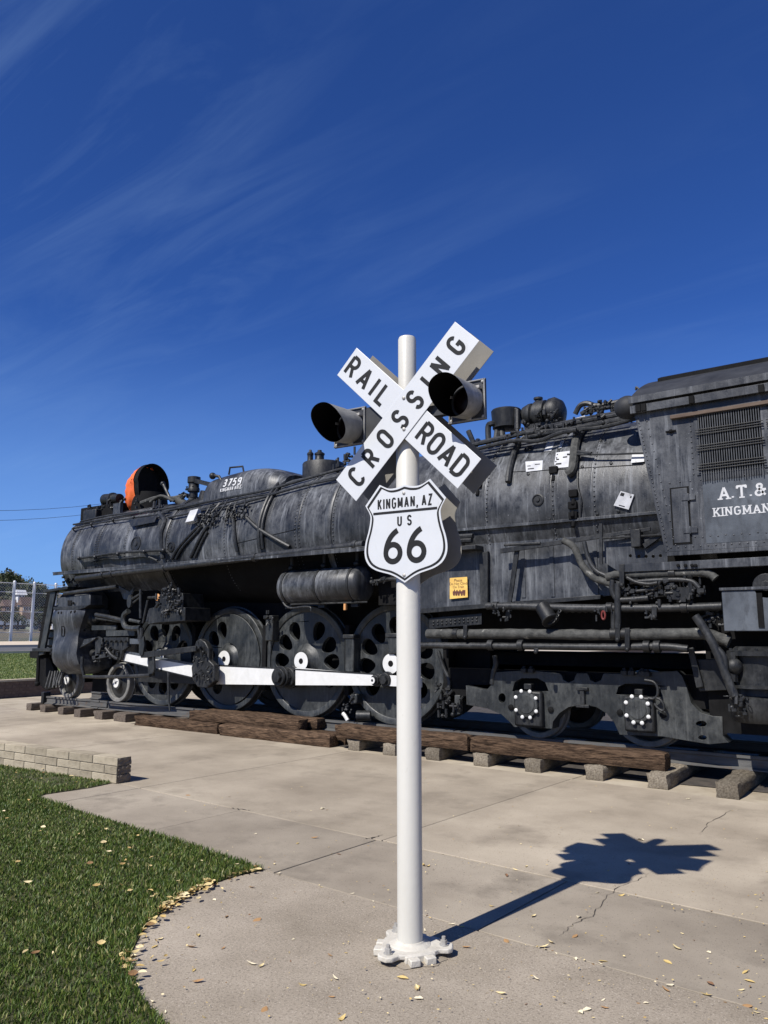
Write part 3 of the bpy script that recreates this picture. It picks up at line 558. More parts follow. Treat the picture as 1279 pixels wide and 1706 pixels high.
# ================================================================== TRACK
YC, ZR = 10.88, 0.33            # track centre line, top of rail
def rough_beam(x0, x1, y0, y1, z0, z1, amp, seed):
    # beam with split, worn faces: grid on every face, shared noise
    r = random.Random(seed); ph = [(r.uniform(2, 9), r.uniform(14, 40), r.uniform(14, 40), r.uniform(0, 6.3)) for _ in range(7)]
    nx = max(2, int((x1 - x0) / .09)); ny = max(2, int((y1 - y0) / .09)); nz = max(3, int((z1 - z0) / .04)); nx, ny = max(nx, 3), max(ny, 3); lx = (x1 - x0) > (y1 - y0)
    def P(u, v, w_):
        x, y, z = x0 + (x1 - x0) * u, y0 + (y1 - y0) * v, z0 + (z1 - z0) * w_; d = 0
        for fa, fb, fc, p in ph: d += math.sin((x if lx else y) * fa + (y if lx else x) * fb + z * fc + p)
        d *= amp / 3.0; ed = sum(1 for t in (u, v, w_) if t in (0, 1)); cx, cy, cz = (2 * u - 1), (2 * v - 1), (2 * w_ - 1)
        k = d - (amp * 1.2 if ed >= 2 else 0) - (amp * 1.5 * r.random() if ed >= 2 else 0)
        return Vector((x + (k * cx if abs(cx) == 1 else 0), y + (k * cy if abs(cy) == 1 else 0), max(z + (k * cz if cz == 1 else 0), z0)))
    q = MB(); C_ = {}
    def vid(a, b_, c_):
        key = (a, b_, c_)
        if key not in C_: C_[key] = len(q.v); q.v.append(tuple(P(a / nx, b_ / ny, c_ / nz)))
        return C_[key]
    for a in range(nx):
        for b_ in range(ny):
            for c_ in (0, nz): q.f.append((vid(a, b_, c_), vid(a + 1, b_, c_), vid(a + 1, b_ + 1, c_), vid(a, b_ + 1, c_)))
        for c_ in range(nz):
            for b_ in (0, ny): q.f.append((vid(a, b_, c_), vid(a + 1, b_, c_), vid(a + 1, b_, c_ + 1), vid(a, b_, c_ + 1)))
    for b_ in range(ny):
        for c_ in range(nz):
            for a in (0, nx): q.f.append((vid(a, b_, c_), vid(a, b_ + 1, c_), vid(a, b_ + 1, c_ + 1), vid(a, b_, c_ + 1)))
    return q
def tie(px, py, name, label, m, ln=2.7, hh=0.165, wd=0.22, Y0=None, zb=0.0, tilt=0.0, group=None):
    p = atZ(px, py, zb); y0 = p.y
    q = rough_beam(p.x, p.x + wd, y0, y0 + ln, zb, zb + hh, .007, int(px)); o = q.build(name, m, None, smooth=50)
    me = o.data; c0 = Vector((p.x + wd / 2, y0 + ln / 2, zb)); me.transform(Matrix.Translation(-c0)); o.location = c0
    tag(o, label, 'railroad tie', group); return o
ORDN = ['first', 'second', 'third', 'fourth', 'fifth', 'sixth', 'seventh', 'eighth', 'ninth', 'tenth']
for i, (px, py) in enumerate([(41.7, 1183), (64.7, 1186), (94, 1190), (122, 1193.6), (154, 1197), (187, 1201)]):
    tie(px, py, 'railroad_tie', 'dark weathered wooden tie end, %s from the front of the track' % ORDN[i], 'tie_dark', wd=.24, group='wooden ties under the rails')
for i, (px, py) in enumerate([(577, 1249), (635, 1257), (707, 1265), (786, 1275), (871.5, 1285), (972.6, 1298), (1076, 1312), (1191, 1328)]):
    tie(px, py, 'railroad_tie', ('pale split tie end standing alone beyond the long brown timber' if i == 7 else 'pale weathered tie end under the long brown timber, %s from the front' % ORDN[i]), 'tie_pale', wd=.25, hh=.17, group='wooden ties under the rails')
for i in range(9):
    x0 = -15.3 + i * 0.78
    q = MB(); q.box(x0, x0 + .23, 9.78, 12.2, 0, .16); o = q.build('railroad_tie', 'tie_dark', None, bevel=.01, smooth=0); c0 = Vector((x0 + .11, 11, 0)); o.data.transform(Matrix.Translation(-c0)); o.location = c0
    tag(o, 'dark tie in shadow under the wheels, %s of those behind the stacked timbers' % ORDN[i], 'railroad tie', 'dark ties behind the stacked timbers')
q = MB(); pts_ = []; rr = random.Random(3)
for i in range(40): pts_.append((-13.2 + i * .7, 9.72 + rr.uniform(-.06, .06)))
for i in range(40): pts_.append((-13.2 + (39 - i) * .7, 19.5 + rr.uniform(-.4, .4)))
q.add([(x, y, .004) for x, y in pts_], [tuple(range(80))]); struct(q.build('track_bed_and_shade', 'oily_dirt_and_shade', smooth=0))  # oily bed, widened behind the engine so its dark colour deepens the shade
def rail(x0, x1, yc, label):
    P = [(-.07, .165), (.07, .165), (.07, .178), (.012, .195), (.012, .285), (.036, .297), (.036, .33), (-.036, .33), (-.036, .297), (-.012, .285), (-.012, .195), (-.07, .178)]
    q = MB(); k = len(P); q.add([(x0, yc + a, z) for a, z in P] + [(x1, yc + a, z) for a, z in P], [tuple(range(k)), tuple(range(2 * k - 1, k - 1, -1))] + [(i, (i + 1) % k, (i + 1) % k + k, i + k) for i in range(k)])
    o = q.build('rail', 'rail_steel', None, smooth=25); c0 = Vector(((x0 + x1) / 2, yc, .165)); o.data.transform(Matrix.Translation(-c0)); o.location = c0; return tag(o, label, 'rail', 'steel rails under the locomotive')
rail(-17.0, -14.95, 10.17, 'short front length of steel rail under the leading wheels')
rail(-14.92, 3.5, 10.17, 'long steel rail under the driving wheels, side of the viewer')
rail(-17.4, 3.5, 11.59, 'far steel rail on the other side of the track')
q = MB(); q.box(-15.25, -14.65, 10.12, 10.155, .2, .285); tag(q.build('joint_bar', 'rail_steel', None, bevel=.004), 'flat splice plate bolted across the rail joint', 'rail joint')
q = MB(); q.box(-17.12, -17.02, 10.08, 10.26, .16, .42); tag(q.build('rail_stop', 'iron', None, bevel=.01), 'small iron stop at the front end of the rail', 'rail stop')
def timber(p0, p1, Yf, zb, hh, dep, label, m='timber_brown', name='timber_beam'):
    # front face runs from picture point p0 to p1 (bottom edge) at distance Yf
    a = atY(*p0, Yf); c = atY(*p1, Yf); q = rough_beam(a.x, c.x, Yf, Yf + dep, zb, zb + hh, .008, int(p0[0]))
    o = q.build(name, m, None, smooth=50); c0 = Vector(((a.x + c.x) / 2, Yf + dep / 2, zb)); o.data.transform(Matrix.Translation(-c0)); o.location = c0
    return tag(o, label, 'timber', 'loose brown timbers beside the track')
YT = 9.50
timber((556, 1228), (779, 1255), YT - .02, .172, .2, .24, 'long brown timber resting on pale tie ends beside the white post')
timber((781, 1256), (1110, 1290), YT - .06, .172, .2, .24, 'long dark brown timber on tie ends in front of the trailing truck')
timber((222, 1207), (361, 1222), 9.58, .0, .19, .24, 'rough brown timber lying on the pavement, towards the front end')
timber((363, 1222), (549, 1246), 9.52, .0, .2, .24, 'rough brown timber lying on the pavement under the stacked ones')
timber((313, 1204), (497, 1223), 9.62, .2, .17, .25, 'brown timber stacked on top of two lying timbers')
timber((338, 1196), (528, 1219), 9.92, .2, .17, .24, 'brown timber at the back of the stack against the rail')
timber((470, 1232), (575, 1243), 9.85, .0, .18, .22, 'short brown timber in the gap between the two stacks')

# ================================================================== CROSSING SIGNAL
KS = 0.97; PB0 = Vector((-2.66 * KS, 3.915 * KS, 0.002)); SA = rad(3.9)   # KS: all sizes of the signal in one factor
SR = Vector((math.cos(SA), math.sin(SA), 0)); SN = Vector((math.sin(SA), -math.cos(SA), 0)); SZ = Vector((0, 0, 1))
sig = thing('crossing_signal', PB0, 'white railroad crossing post with crossbuck, route shield and two hooded lamps', 'crossing signal')
def SH(v): return EYE + (v - EYE) * KS
def SP(u, v, off): return Vector((PB0.x, PB0.y, 0)) + SR * (u * KS) + SN * (off * KS) + SZ * SH(v)
q = MB(); q.lathe([(0.045, .0715), (.05, .071), (2.95, .071), (2.965, .064), (2.97, .057)], PB0, (0, 0, 1), 40); pole = q.build('pole', 'post_white', sig)
q = MB(); q.lathe([(2.965, .0565), (SH(3.62), .0565), (SH(3.636), .051), (SH(3.64), .001)], PB0, (0, 0, 1), 36); q.build('upper_pole', 'post_white', sig)
# cast base: plate with three bolted lobes, pairs of stub ribs between them, low collar
LOB = [rad(28), rad(150), rad(-95)]
outl = []
for k in range(3):
    a = LOB[k]; a2 = LOB[(k + 1) % 3]; ca, sa = math.cos(a), math.sin(a); lw = .052
    for (x, y) in ((.13, -lw * 1.9), (.165, -lw * 1.12), (.215, -lw), (.238, -lw * .55), (.238, lw * .55), (.215, lw), (.165, lw * 1.12), (.13, lw * 1.9)): outl.append((ca * x - sa * y, sa * x + ca * y))
q = MB(); q.plate(outl, [], PB0 + Vector((0, 0, .026)), (1, 0, 0), (0, 1, 0), (0, 0, 1), .026); base = q.build('base_casting', 'base_white', sig, bevel=.006)
q = MB(); q.lathe([(.05, .118), (.056, .112), (.062, .088), (.068, .08), (.074, .077), (.075, .068)], PB0, (0, 0, 1), 36); q.build('collar', 'base_white', base)
for k in range(3):
    mid = LOB[k] + ((LOB[(k + 1) % 3] - LOB[k]) % (2 * math.pi)) / 2; d = Vector((math.cos(mid), math.sin(mid), 0)); e = Vector((-d.y, d.x, 0))
    q = MB(); q.obox(PB0 + d * .10 + Vector((0, 0, .026)), d * .055, e * .088, (0, 0, .021)); q.build('base_skirt', 'base_white', base, bevel=.006)
    for s_ in (-1, 1):
        q = MB(); q.obox(PB0 + d * .158 + e * (.046 * s_) + Vector((0, 0, .022)), d * .036, e * .029, (0, 0, .018)); q.build('rib', 'base_white', base, bevel=.005)
for k in range(3):
    c = PB0 + Vector((math.cos(LOB[k]), math.sin(LOB[k]), 0)) * .187
    q = MB(); q.lathe([(.052, .025), (.057, .025)], c, (0, 0, 1), 16); bo = q.build('bolt', 'bolt_steel', base)
    q = MB(); q.lathe([(.057, .0185), (.08, .0185), (.0805, .011), (.098, .011), (.099, .005)], c, (0, 0, 1), 6); q.build('nut', 'bolt_steel', bo)
q = MB(); gp = [(.2 + .02 * math.sin(k * 1.7)) for k in range(28)]; q.add([PB0 + Vector((gp[k] * math.cos(k * 2 * math.pi / 28), gp[k] * math.sin(k * 2 * math.pi / 28), .003)) for k in range(28)] + [PB0 + Vector((.12 * math.cos(k * 2 * math.pi / 28), .12 * math.sin(k * 2 * math.pi / 28), .024)) for k in range(28)], [(k, (k + 1) % 28, (k + 1) % 28 + 28, k + 28) for k in range(28)]); q.build('grout', 'grey_concrete', base)
# crossbuck boards
def board(name, c, ang, ln, wd, th, m, side=1):
    ex = SR * math.cos(ang) + SZ * math.sin(ang); ey = -SR * math.sin(ang) + SZ * math.cos(ang)
    q = MB(); q.obox(c, ex * (ln * KS / 2), ey * (wd * KS / 2), SN * (th / 2)); o = q.build(name, m, sig, bevel=.002, smooth=0); return o, ex, ey
CU, CV = .040, 3.102; AU, AD = rad(45.3), rad(-44.3); BL, BW = 1.245, .222
def word(par, t, c, ex, ey, off, h, wd, gap, sw, m='sign_black', serif=False, align='c', name='lettering', nrm=None):
    nn = nrm or SN; h *= KS; tw = text_wd(t, wd, gap, sw) * h
    o0 = c - ex * (tw / 2 if align == 'c' else 0) - ey * (h / 2)
    q = MB(); letters(q, t, lambda p, l: o0 + ex * p.x + ey * p.y + nn * (off + l), h, wd, gap, sw, serif); return q.build(name, m, par, smooth=0, weld=False)
def text_wd(t, wd, gap, sw):
    x = 0
    for ch in t: x += .4 * wd if ch == ' ' else GL[ch][0] * wd + sw + gap
    return x - gap
OF = .098
cF = SP(CU, CV, OF + .006); bF, ex, ey = board('crossbuck_board', cF, AU, BL, BW, .004, 'sign_white')
word(bF, 'CROSSING', cF + ex * .004, ex, ey, .003, .148, .68, .50, .165)
cR = SP(CU - .005, CV - .003, OF); bR, ex, ey = board('crossbuck_board', cR, AD, BL * .985, BW, .004, 'sign_white')
word(bR, 'RAIL', cR - ex * .368, ex, ey, .003, .146, .80, .30, .16); word(bR, 'ROAD', cR + ex * .358, ex, ey, .003, .146, .80, .12, .16)
for (u, v) in ((CU - .004, CV + .10), (CU - .004, CV - .10)):
    q = MB(); q.lathe([(0, .011), (.004, .011), (.008, .005)], SP(u, v, OF + .0085), SN, 12); q.build('bolt', 'bolt_steel', bF)
# boards on the far side of the post, seen from behind
cB = SP(CU, CV, -OF - .006); board('rear_crossbuck_board', cB, AU, BL, BW, .004, 'sign_back'); board('rear_crossbuck_board', SP(CU, CV, -OF), AD, BL, BW, .004, 'sign_back')
for s in (1, -1):   # brackets between boards and pole
    for v in (CV + .10, CV - .10, 2.58, 2.2):
        q = MB(); q.obox(SP(0.0, v, s * .072), SR * .03, SN * .016, SZ * .018); q.build('bracket', 'signal_black', sig, bevel=.003)
# route shield
half = [(0, .600), (.055, .5865), (.115, .5875), (.180, .617), (.286, .4925), (.251, .432), (.250, .385), (.263, .325), (.282, .265), (.291, .205), (.283, .155), (.255, .112), (.207, .083), (.150, .066), (.105, .054), (.058, .034), (0, 0)]
def shield_out(sc):
    H_ = smooth_path([Vector((a, c, 0)) for a, c in half[:4]], 4)[:-1] + [Vector((*half[3], 0))] + smooth_path([Vector((a, c, 0)) for a, c in half[4:]], 4)
    r = [(p.x, p.y) for p in H_]; full = r + [(-x, y) for x, y in reversed(r) if x > 1e-6]
    return [(x * sc[0] * KS, (.3 + (y - .3) * sc[1]) * KS) for x, y in full]
SU, SV, OFS = .031, 2.054, .093
sh = None
def sput(x, y, off): return SP(SU + x, SV + y, off)
q = MB(); q.plate(shield_out((1, 1)), [], SP(SU, SV, OFS - .002), SR, SZ, SN, .004); sh = q.build('route_shield', 'sign_white', sig, smooth=0)
q = MB(); q.plate(shield_out((.955, .96)), [shield_out((.905, .912))], SP(SU, SV, OFS + .0022), SR, SZ, SN, .0008); q.build('border', 'sign_black', sh, smooth=0)
q = MB(); q.obox(SP(SU, SV + .436, OFS + .0034), SR * .219, SZ * .0073, SN * .0005); q.build('border', 'sign_black', sh, smooth=0)
word(sh, 'KINGMAN, AZ', SP(SU, SV + .492, OFS), SR, SZ, .002, .071, .52, .145, .15); word(sh, 'U S', SP(SU, SV + .378, OFS), SR, SZ, .002, .066, .62, .30, .17)
word(sh, '66', SP(SU, SV + .218, OFS), SR, SZ, .002, .208, .82, .14, .165)
for v in (.548, .045):
    q = MB(); q.lathe([(0, .010), (.004, .010), (.008, .004)], sput(-.004, v, OFS + .002), SN, 12); q.build('bolt', 'bolt_steel', sh)
q = MB(); q.plate(shield_out((1, 1)), [], SP(SU, SV, -OFS - .002), SR, SZ, SN, .004); q.build('rear_route_shield', 'sign_back', sig, smooth=0)
# hooded lamps
def lamp(u, v, tilt):
    off = .075; lm = []
    q = MB(); q.obox(SP(u, v, off - .006), SR * .12, SZ * .122, SN * .005); pl = q.build('lamp_plate', 'signal_black', sig, bevel=.003)
    q = MB()
    for (a, c, ww, hh) in ((0, -.1185, .12, .004), (0, .1185, .12, .004), (-.116, 0, .004, .118), (.116, 0, .004, .118)): q.obox(SP(u + a, v + c, off + .004), SR * ww, SZ * hh, SN * .005)
    q.build('rim', 'hood_grey', pl, bevel=.001)
    for a in (-.105, 0, .105):
        for c in (-.107, .107):
            if a or c < 0: q = MB(); q.lathe([(0, .009), (.006, .009), (.01, .004)], SP(u + a, v + c, off), SN, 8); q.build('bolt', 'bolt_steel', pl)
    q = MB(); q.lathe([(0, .07), (.03, .068), (.035, .05)], SP(u, v, off - .012), -SN, 24); q.build('lamp_housing', 'signal_black', pl)
    q = MB(); q.lathe([(0, .088), (.012, .08), (.022, .05), (.026, .001)], SP(u, v, off), SN, 28); q.build('lens', 'lens_red', pl)
    ax = (SN - SZ * math.tan(rad(5)) + SR * tilt).normalized(); e1 = SR - ax * SR.dot(ax); e1.normalize(); e2 = ax.cross(e1); e2 = e2 if e2.z > 0 else -e2
    c0 = SP(u, v, off); n = 56; m = 14
    for (r0, r1, mm, nm) in ((.1045, .117, 'hood_grey', 'hood'), (.1015, .114, 'hood_black', 'hood_lining')):
        vs = []
        for k in range(n + 1):
            a = 2 * math.pi * k / n - math.pi / 2; s = (math.sin(a) + 1) / 2; f = s * s * (3 - 2 * s); ln = .158 + .125 * f
            for j in range(m + 1):
                t = j / m; r = r0 + (r1 - r0) * (t * ln / .3); vs.append(c0 + ax * (t * ln) + e1 * (r * math.cos(a)) + e2 * (r * math.sin(a)))
        q = MB(); q.add(vs, [(k * (m + 1) + j, k * (m + 1) + j + 1, (k + 1) * (m + 1) + j + 1, (k + 1) * (m + 1) + j) for k in range(n) for j in range(m)]); o = q.build(nm, mm, pl if nm == 'hood' else pl)
    for a in (40, 160, 280):
        an = rad(a); q = MB(); p = c0 + (e1 * math.cos(an) + e2 * math.sin(an)) * .108; q.obox(p + ax * .012, ax * .012, e1 * .012, e2 * .008); q.build('clip', 'bolt_steel', pl, bevel=.002)
lamp(-.392, 3.082, -.04); lamp(.455, 3.118, -.04)
q = MB(); q.obox(SP(-.20, 3.085, .04), SR * .085, SZ * .11, SN * .03); q.build('junction_box', 'signal_black', sig, bevel=.006)
q = MB(); q.obox(SP(.03, 3.10, .045), SR * .40, SZ * .035, SN * .02); q.build('cross_arm', 'signal_black', sig, bevel=.004)

# ================================================================== STEAM LOCOMOTIVE
loco = thing('steam_locomotive', (-9.0, YC, ZR), 'black steam locomotive with white side rods standing on display track', 'locomotive')
ZB = 3.49
XFR, XCAB = -16.33, -2.75
def PZ(X): # boiler radius along its length
    pts = [(-16.4, 1.06), (-12.72, 1.09), (-12.6, 1.11), (-10.2, 1.185), (-8.3, 1.215), (-6.6, 1.25), (3, 1.25)]
    for (a, r), (c, s) in zip(pts, pts[1:]):
        if a <= X <= c: return r + (s - r) * (X - a) / (c - a)
    return pts[0][1] if X < pts[0][0] else pts[-1][1]
def BS(px, py, off=0.0):
    # picture point -> point on the boiler shell (off metres outside it)
    d = ray(px, py); X = -9.0
    for _ in range(12):
        r = PZ(X) + off; A = d.y ** 2 + d.z ** 2; B_ = 2 * (-(YC) * d.y + (EYE - ZB) * d.z); C_ = YC ** 2 + (EYE - ZB) ** 2 - r * r; D = B_ * B_ - 4 * A * C_
        t = (-B_ - math.sqrt(max(D, 0))) / (2 * A); X = d.x * t
    return EYEP + d * t
def part(mb, name, m='iron', par=None, **k): return mb.build(name, m, par or loco, **k)
def lathx(prof, m, name, par=None, n=72, y=YC, z=ZB, **k): return part(MB().lathe(prof, (0, y, z), (1, 0, 0), n), name, m, par, **k)
# ---- boiler shell
sb = lathx([(XFR - .02, .001), (XFR - .02, .7), (XFR, .95), (XFR + .015, 1.02), (XFR + .06, 1.06)] + [(x, PZ(x)) for x in (-15, -14, -13, -12.74)], 'jacket', 'smokebox')
bj = lathx([(-12.74, 1.0)] + [(x, PZ(x)) for x in (-12.74, -12.6, -11.5, -10.2, -9.2, -8.3, -7.4, -6.6, -5.5, -4.5, -3.5)] + [(-2.2, 1.25), (-2.2, .2)], 'jacket', 'boiler_jacket')
def band(px, wd, th, par):
    X = BS(px, 905 - (px - 100) * .08).x; r = PZ(X); part(MB().ring([(X - wd, r - .01), (X - wd, r + th * .6), (X - wd * .7, r + th), (X + wd * .7, r + th), (X + wd, r + th * .6), (X + wd, r - .01)], (0, YC, ZB), (1, 0, 0), 72), 'boiler_band', 'jacket', par)
for px, wd, th in ((122, .03, .008), (163, .012, .004), (208, .012, .004)): band(px, wd, th, sb)
for px, wd, th in ((274, .075, .03), (372, .012, .005), (447, .012, .004), (495, .022, .008), (547, .06, .028), (806, .014, .006), (916, .014, .006), (985, .012, .005)): band(px, wd, th, bj)
for px0, py0, px1, py1 in ((843, 787, 1072, 774), (395, 905, 497, 881)):   # lengthwise seams
    q = MB(); q.tube([BS(px0 + (px1 - px0) * i / 12, py0 + (py1 - py0) * i / 12, .001) for i in range(13)], .006, n=5); part(q, 'seam', 'soot_shade_black', bj)
def rivet_ring(px, dx, par, step=3.0):
    X = BS(px, 905 - (px - 100) * .08).x + dx; r = PZ(X) + .004; q = MB()
    for i in range(int(150 / step)):
        a = rad(85 + i * step); nn = Vector((0, math.cos(a), math.sin(a))); q.lathe([(-.004, .013), (.006, .012), (.011, .005)], Vector((X, YC, ZB)) + nn * r, nn, 6)
    o = part(q, 'rivets', 'jacket', par, weld=False); o['kind'] = 'stuff'
for px, dx in ((122, .07), (163, .05), (163, -.05), (208, .05), (274, -.12)): rivet_ring(px, dx, sb)
for px, dx in ((274, .13), (372, .04), (495, .05), (495, -.05), (547, .1), (806, .04), (916, .04), (985, .04)): rivet_ring(px, dx, bj)
# smokebox door front (seen only from ahead)
lathx([(XFR - .09, .001), (XFR - .085, .5), (XFR - .03, .72), (XFR - .01, .74)], 'iron', 'smokebox_door', sb)
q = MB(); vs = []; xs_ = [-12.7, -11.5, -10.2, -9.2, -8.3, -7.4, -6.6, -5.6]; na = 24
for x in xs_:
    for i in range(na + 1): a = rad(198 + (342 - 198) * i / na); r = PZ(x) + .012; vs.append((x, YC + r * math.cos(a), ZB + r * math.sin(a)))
q.add(vs, [(i * (na + 1) + j, i * (na + 1) + j + 1, (i + 1) * (na + 1) + j + 1, (i + 1) * (na + 1) + j) for i in range(len(xs_) - 1) for j in range(na)]); part(q, 'belly_shade_sheet', 'soot_shade_black', bj)  # added near-black sheet: shade painted onto the boiler's underside
# ---- running board and the long pipe below it
x0, x1 = atY(87, 955, 9.36).x, atY(612, 905, 9.36).x
zrb = 1.75 + 9.36 * math.tan(rad(7.98))
q = MB(); q.box(x0, x1, 9.36, 9.98, zrb, zrb + .022); q.box(x0 + .02, x1, 9.362, 9.375, zrb - .05, zrb); rb = part(q, 'running_board', 'jacket', bevel=.004)
q = MB(); q.box(x0, x1, 9.95, 9.965, zrb + .03, zrb + .26); part(q, 'kick_plate', 'jacket', rb)
pts = [atY(x, y, 9.42) for x, y in [(128, 964), (200, 954.5), (274, 946), (380, 933.5), (480, 921.5), (606, 907)]]
q = MB(); q.tube(pts, [.062] * 6, n=14); ap = part(q, 'long_air_pipe', 'pipe')
for px, py in ((187, 956), (172, 958), (274, 946), (425, 928.5), (592, 908.5)):
    c = atY(px, py, 9.42); q = MB(); q.cyl(c - Vector((.035, 0, 0)), c + Vector((.035, 0, 0)), .078, n=14); part(q, 'coupling', 'pipe', ap, bevel=.006)
    q = MB(); q.box(c.x - .015, c.x + .015, 9.40, 9.44, c.z + .05, zrb); part(q, 'hanger', 'iron', ap)
q = MB(); q.tube([atY(x, y, 9.55) for x, y in [(107, 989), (150, 983), (195, 977)]], .042, n=10); part(q, 'drain_pipe', 'pipe')
# ---- pipes on the boiler side: picture paths laid on the shell
def bpipe(path, r, name='boiler_pipe', m='pipe', off=None, sub=5, n=8):
    off = r if off is None else off
    q = MB(); q.tube(smooth_path([BS(x, y, off) for x, y in path], sub), r, n=n); return part(q, name, m)
bpipe([(286, 931), (296, 914), (321, 886), (331, 877)], .035); bpipe([(293, 931), (304, 912), (327, 887), (336, 876)], .028)
bpipe([(317, 929), (330, 902), (338, 887), (346, 876)], .035); bpipe([(324, 929), (336, 903), (345, 886)], .025)
bpipe([(395, 919), (391, 899), (389, 870), (387, 858)], .034)
bpipe([(433, 914), (431, 892), (433, 868), (441, 842), (453, 819), (470, 800), (490, 793)], .036); bpipe([(438, 914), (436, 892), (438, 868), (446, 842), (458, 820), (474, 803)], .03)
bpipe([(410, 862), (420, 872), (432, 882), (455, 896), (482, 911)], .034)
bpipe([(265, 855), (274, 868), (268, 890), (271, 930)], .05); bpipe([(120, 881), (160, 872), (215, 864), (255, 858), (281, 853)], .018, 'handrail', off=.07)
bpipe([(122, 874), (150, 869), (215, 857), (270, 848), (330, 838)], .022, off=.04); bpipe([(134, 869), (180, 859), (230, 853)], .022, off=.05)
bpipe([(240, 868), (258, 866), (272, 852)], .02, off=.05); bpipe([(280, 862), (340, 850), (410, 836), (495, 812), (562, 795), (600, 787)], .022, off=.06)
bpipe([(270, 853), (355, 834), (442, 817), (495, 802), (562, 783), (604, 773)], .026, off=.05); bpipe([(330, 850), (410, 829), (455, 822), (520, 806), (600, 791)], .02, off=.06)
bpipe([(131, 930), (160, 926), (195, 921), (240, 918), (274, 916)], .03, off=.1); bpipe([(152, 936), (172, 929), (196, 931), (240, 927), (262, 934)], .02, off=.06)
for p in ((131, 930), (158, 928), (196, 923), (240, 919), (272, 917)):
    a = BS(*p, .0); c = BS(*p, .13); q = MB(); q.cyl(a, c, .03, n=8); q.ball(c, .042, n=8, m=6); part(q, 'handrail_stanchion', 'pipe')
for p in ((152, 873), (188, 866), (222, 862), (122, 880)):
    a = BS(p[0], p[1] + 4, -.02); c = BS(p[0], p[1], .1); q = MB(); q.cyl(a, c, .016, n=6); q.ball(c, .03, n=8, m=6); part(q, 'handrail_stanchion', 'pipe')
# smokebox step plate on the upper side
q = MB(); A_ = [BS(x, y, .09) for x, y in ((214, 866), (262, 858), (258, 868), (218, 876))]; q.add(A_ + [p - Vector((0, 0, .02)) for p in A_], [(0, 1, 2, 3), (7, 6, 5, 4), (0, 4, 5, 1), (1, 5, 6, 2), (2, 6, 7, 3), (3, 7, 4, 0)]); part(q, 'step_plate', 'iron')
# cleanout rings on the shell
for (px, py, r) in ((226, 906, .16), (285, 911, .1), (896, 833, .085), (963, 733, .07), (881, 748, .07)):
    c = BS(px, py); nn = Vector((0, c.y - YC, c.z - ZB)).normalized(); q = MB(); q.lathe([(-.01, r), (.012, r), (.016, r * .82), (.004, r * .78), (.004, r * .35), (.02, r * .3), (.022, .001)], c, nn, 22); part(q, 'washout_plug', 'iron')
# valve clusters
def cluster(name, pts, s, n, m='iron', seed=0, getp=None):
    r = random.Random(seed); q = MB()
    for k in range(n):
        p = getp(*pts[k % len(pts)]) + Vector((r.uniform(-1, 1), r.uniform(-.6, .2), r.uniform(-1, 1))) * s
        t = r.random(); d = Vector((r.choice([1, 0, 0]), r.choice([0, 0, .6]), r.choice([1, .4, 0]))); d = d if d.length else Vector((0, 0, 1)); d = d.normalized() * s * r.uniform(.5, 1.3)
        if t < .45: q.cyl(p - d * .5, p + d * .5, s * r.uniform(.12, .28), n=8)
        elif t < .65: q.lathe([(0, s * .3), (s * .3, s * .3), (s * .32, s * .12), (s * .6, s * .12), (s * .62, s * .22), (s * .75, s * .2)], p, d, 8)
        elif t < .8: q.ball(p, s * r.uniform(.2, .35), n=8, m=6)
        elif t < .92: q.obox(p, Vector((s * r.uniform(.15, .4), 0, 0)), Vector((0, s * .2, 0)), Vector((0, 0, s * r.uniform(.12, .3))))
        else:
            e = d.normalized(); g = e.cross(Vector((.2, 1, .3))).normalized(); h = e.cross(g); q.tube([p + (g * math.cos(a) + h * math.sin(a)) * s * .35 for a in [i * math.pi / 6 for i in range(12)]], s * .05, n=5, closed=True)
    o_ = part(q, name, m); o_['kind'] = 'stuff'; return o_
bs7 = lambda x, y: BS(x, y, .07)
cluster('check_valves', [(333, 868), (340, 862), (348, 866), (356, 866), (352, 856), (360, 858)], .085, 40, seed=1, getp=bs7)
cluster('check_valves', [(377, 867), (383, 861), (389, 858), (386, 850), (380, 848)], .07, 26, seed=2, getp=bs7)
cluster('check_valves', [(397, 858), (403, 859), (409, 857), (404, 848), (411, 846)], .07, 24, seed=3, getp=bs7)
for k, (p0, p1) in enumerate([((345, 852), (356, 840)), ((352, 854), (366, 838)), ((360, 856), (372, 836)), ((366, 853), (378, 834)), ((376, 864), (386, 838)), ((383, 862), (392, 840)), ((392, 858), (394, 836)), ((403, 855), (408, 832)), ((410, 853), (415, 838)), ((340, 860), (350, 842))]): bpipe([p0, ((p0[0] + p1[0]) / 2 + (2 if k % 2 else -3), (p0[1] + p1[1]) / 2 - 2), p1], .016, off=.07, n=6)
# white box
c = BS(322, 861, .1); q = MB(); nn = Vector((0, c.y - YC, c.z - ZB)).normalized(); tt = Vector((1, 0, 0)); uu = nn.cross(tt); uu = uu if uu.z > 0 else -uu
q.obox(c, (tt * .98 + uu * .1) * .115, uu * .135, nn * .05); wbx = part(q, 'white_junction_box', 'paper', bevel=.006)
# ---- top of the boiler
def top(px, py, yy=YC): return atY(px, py, yy)
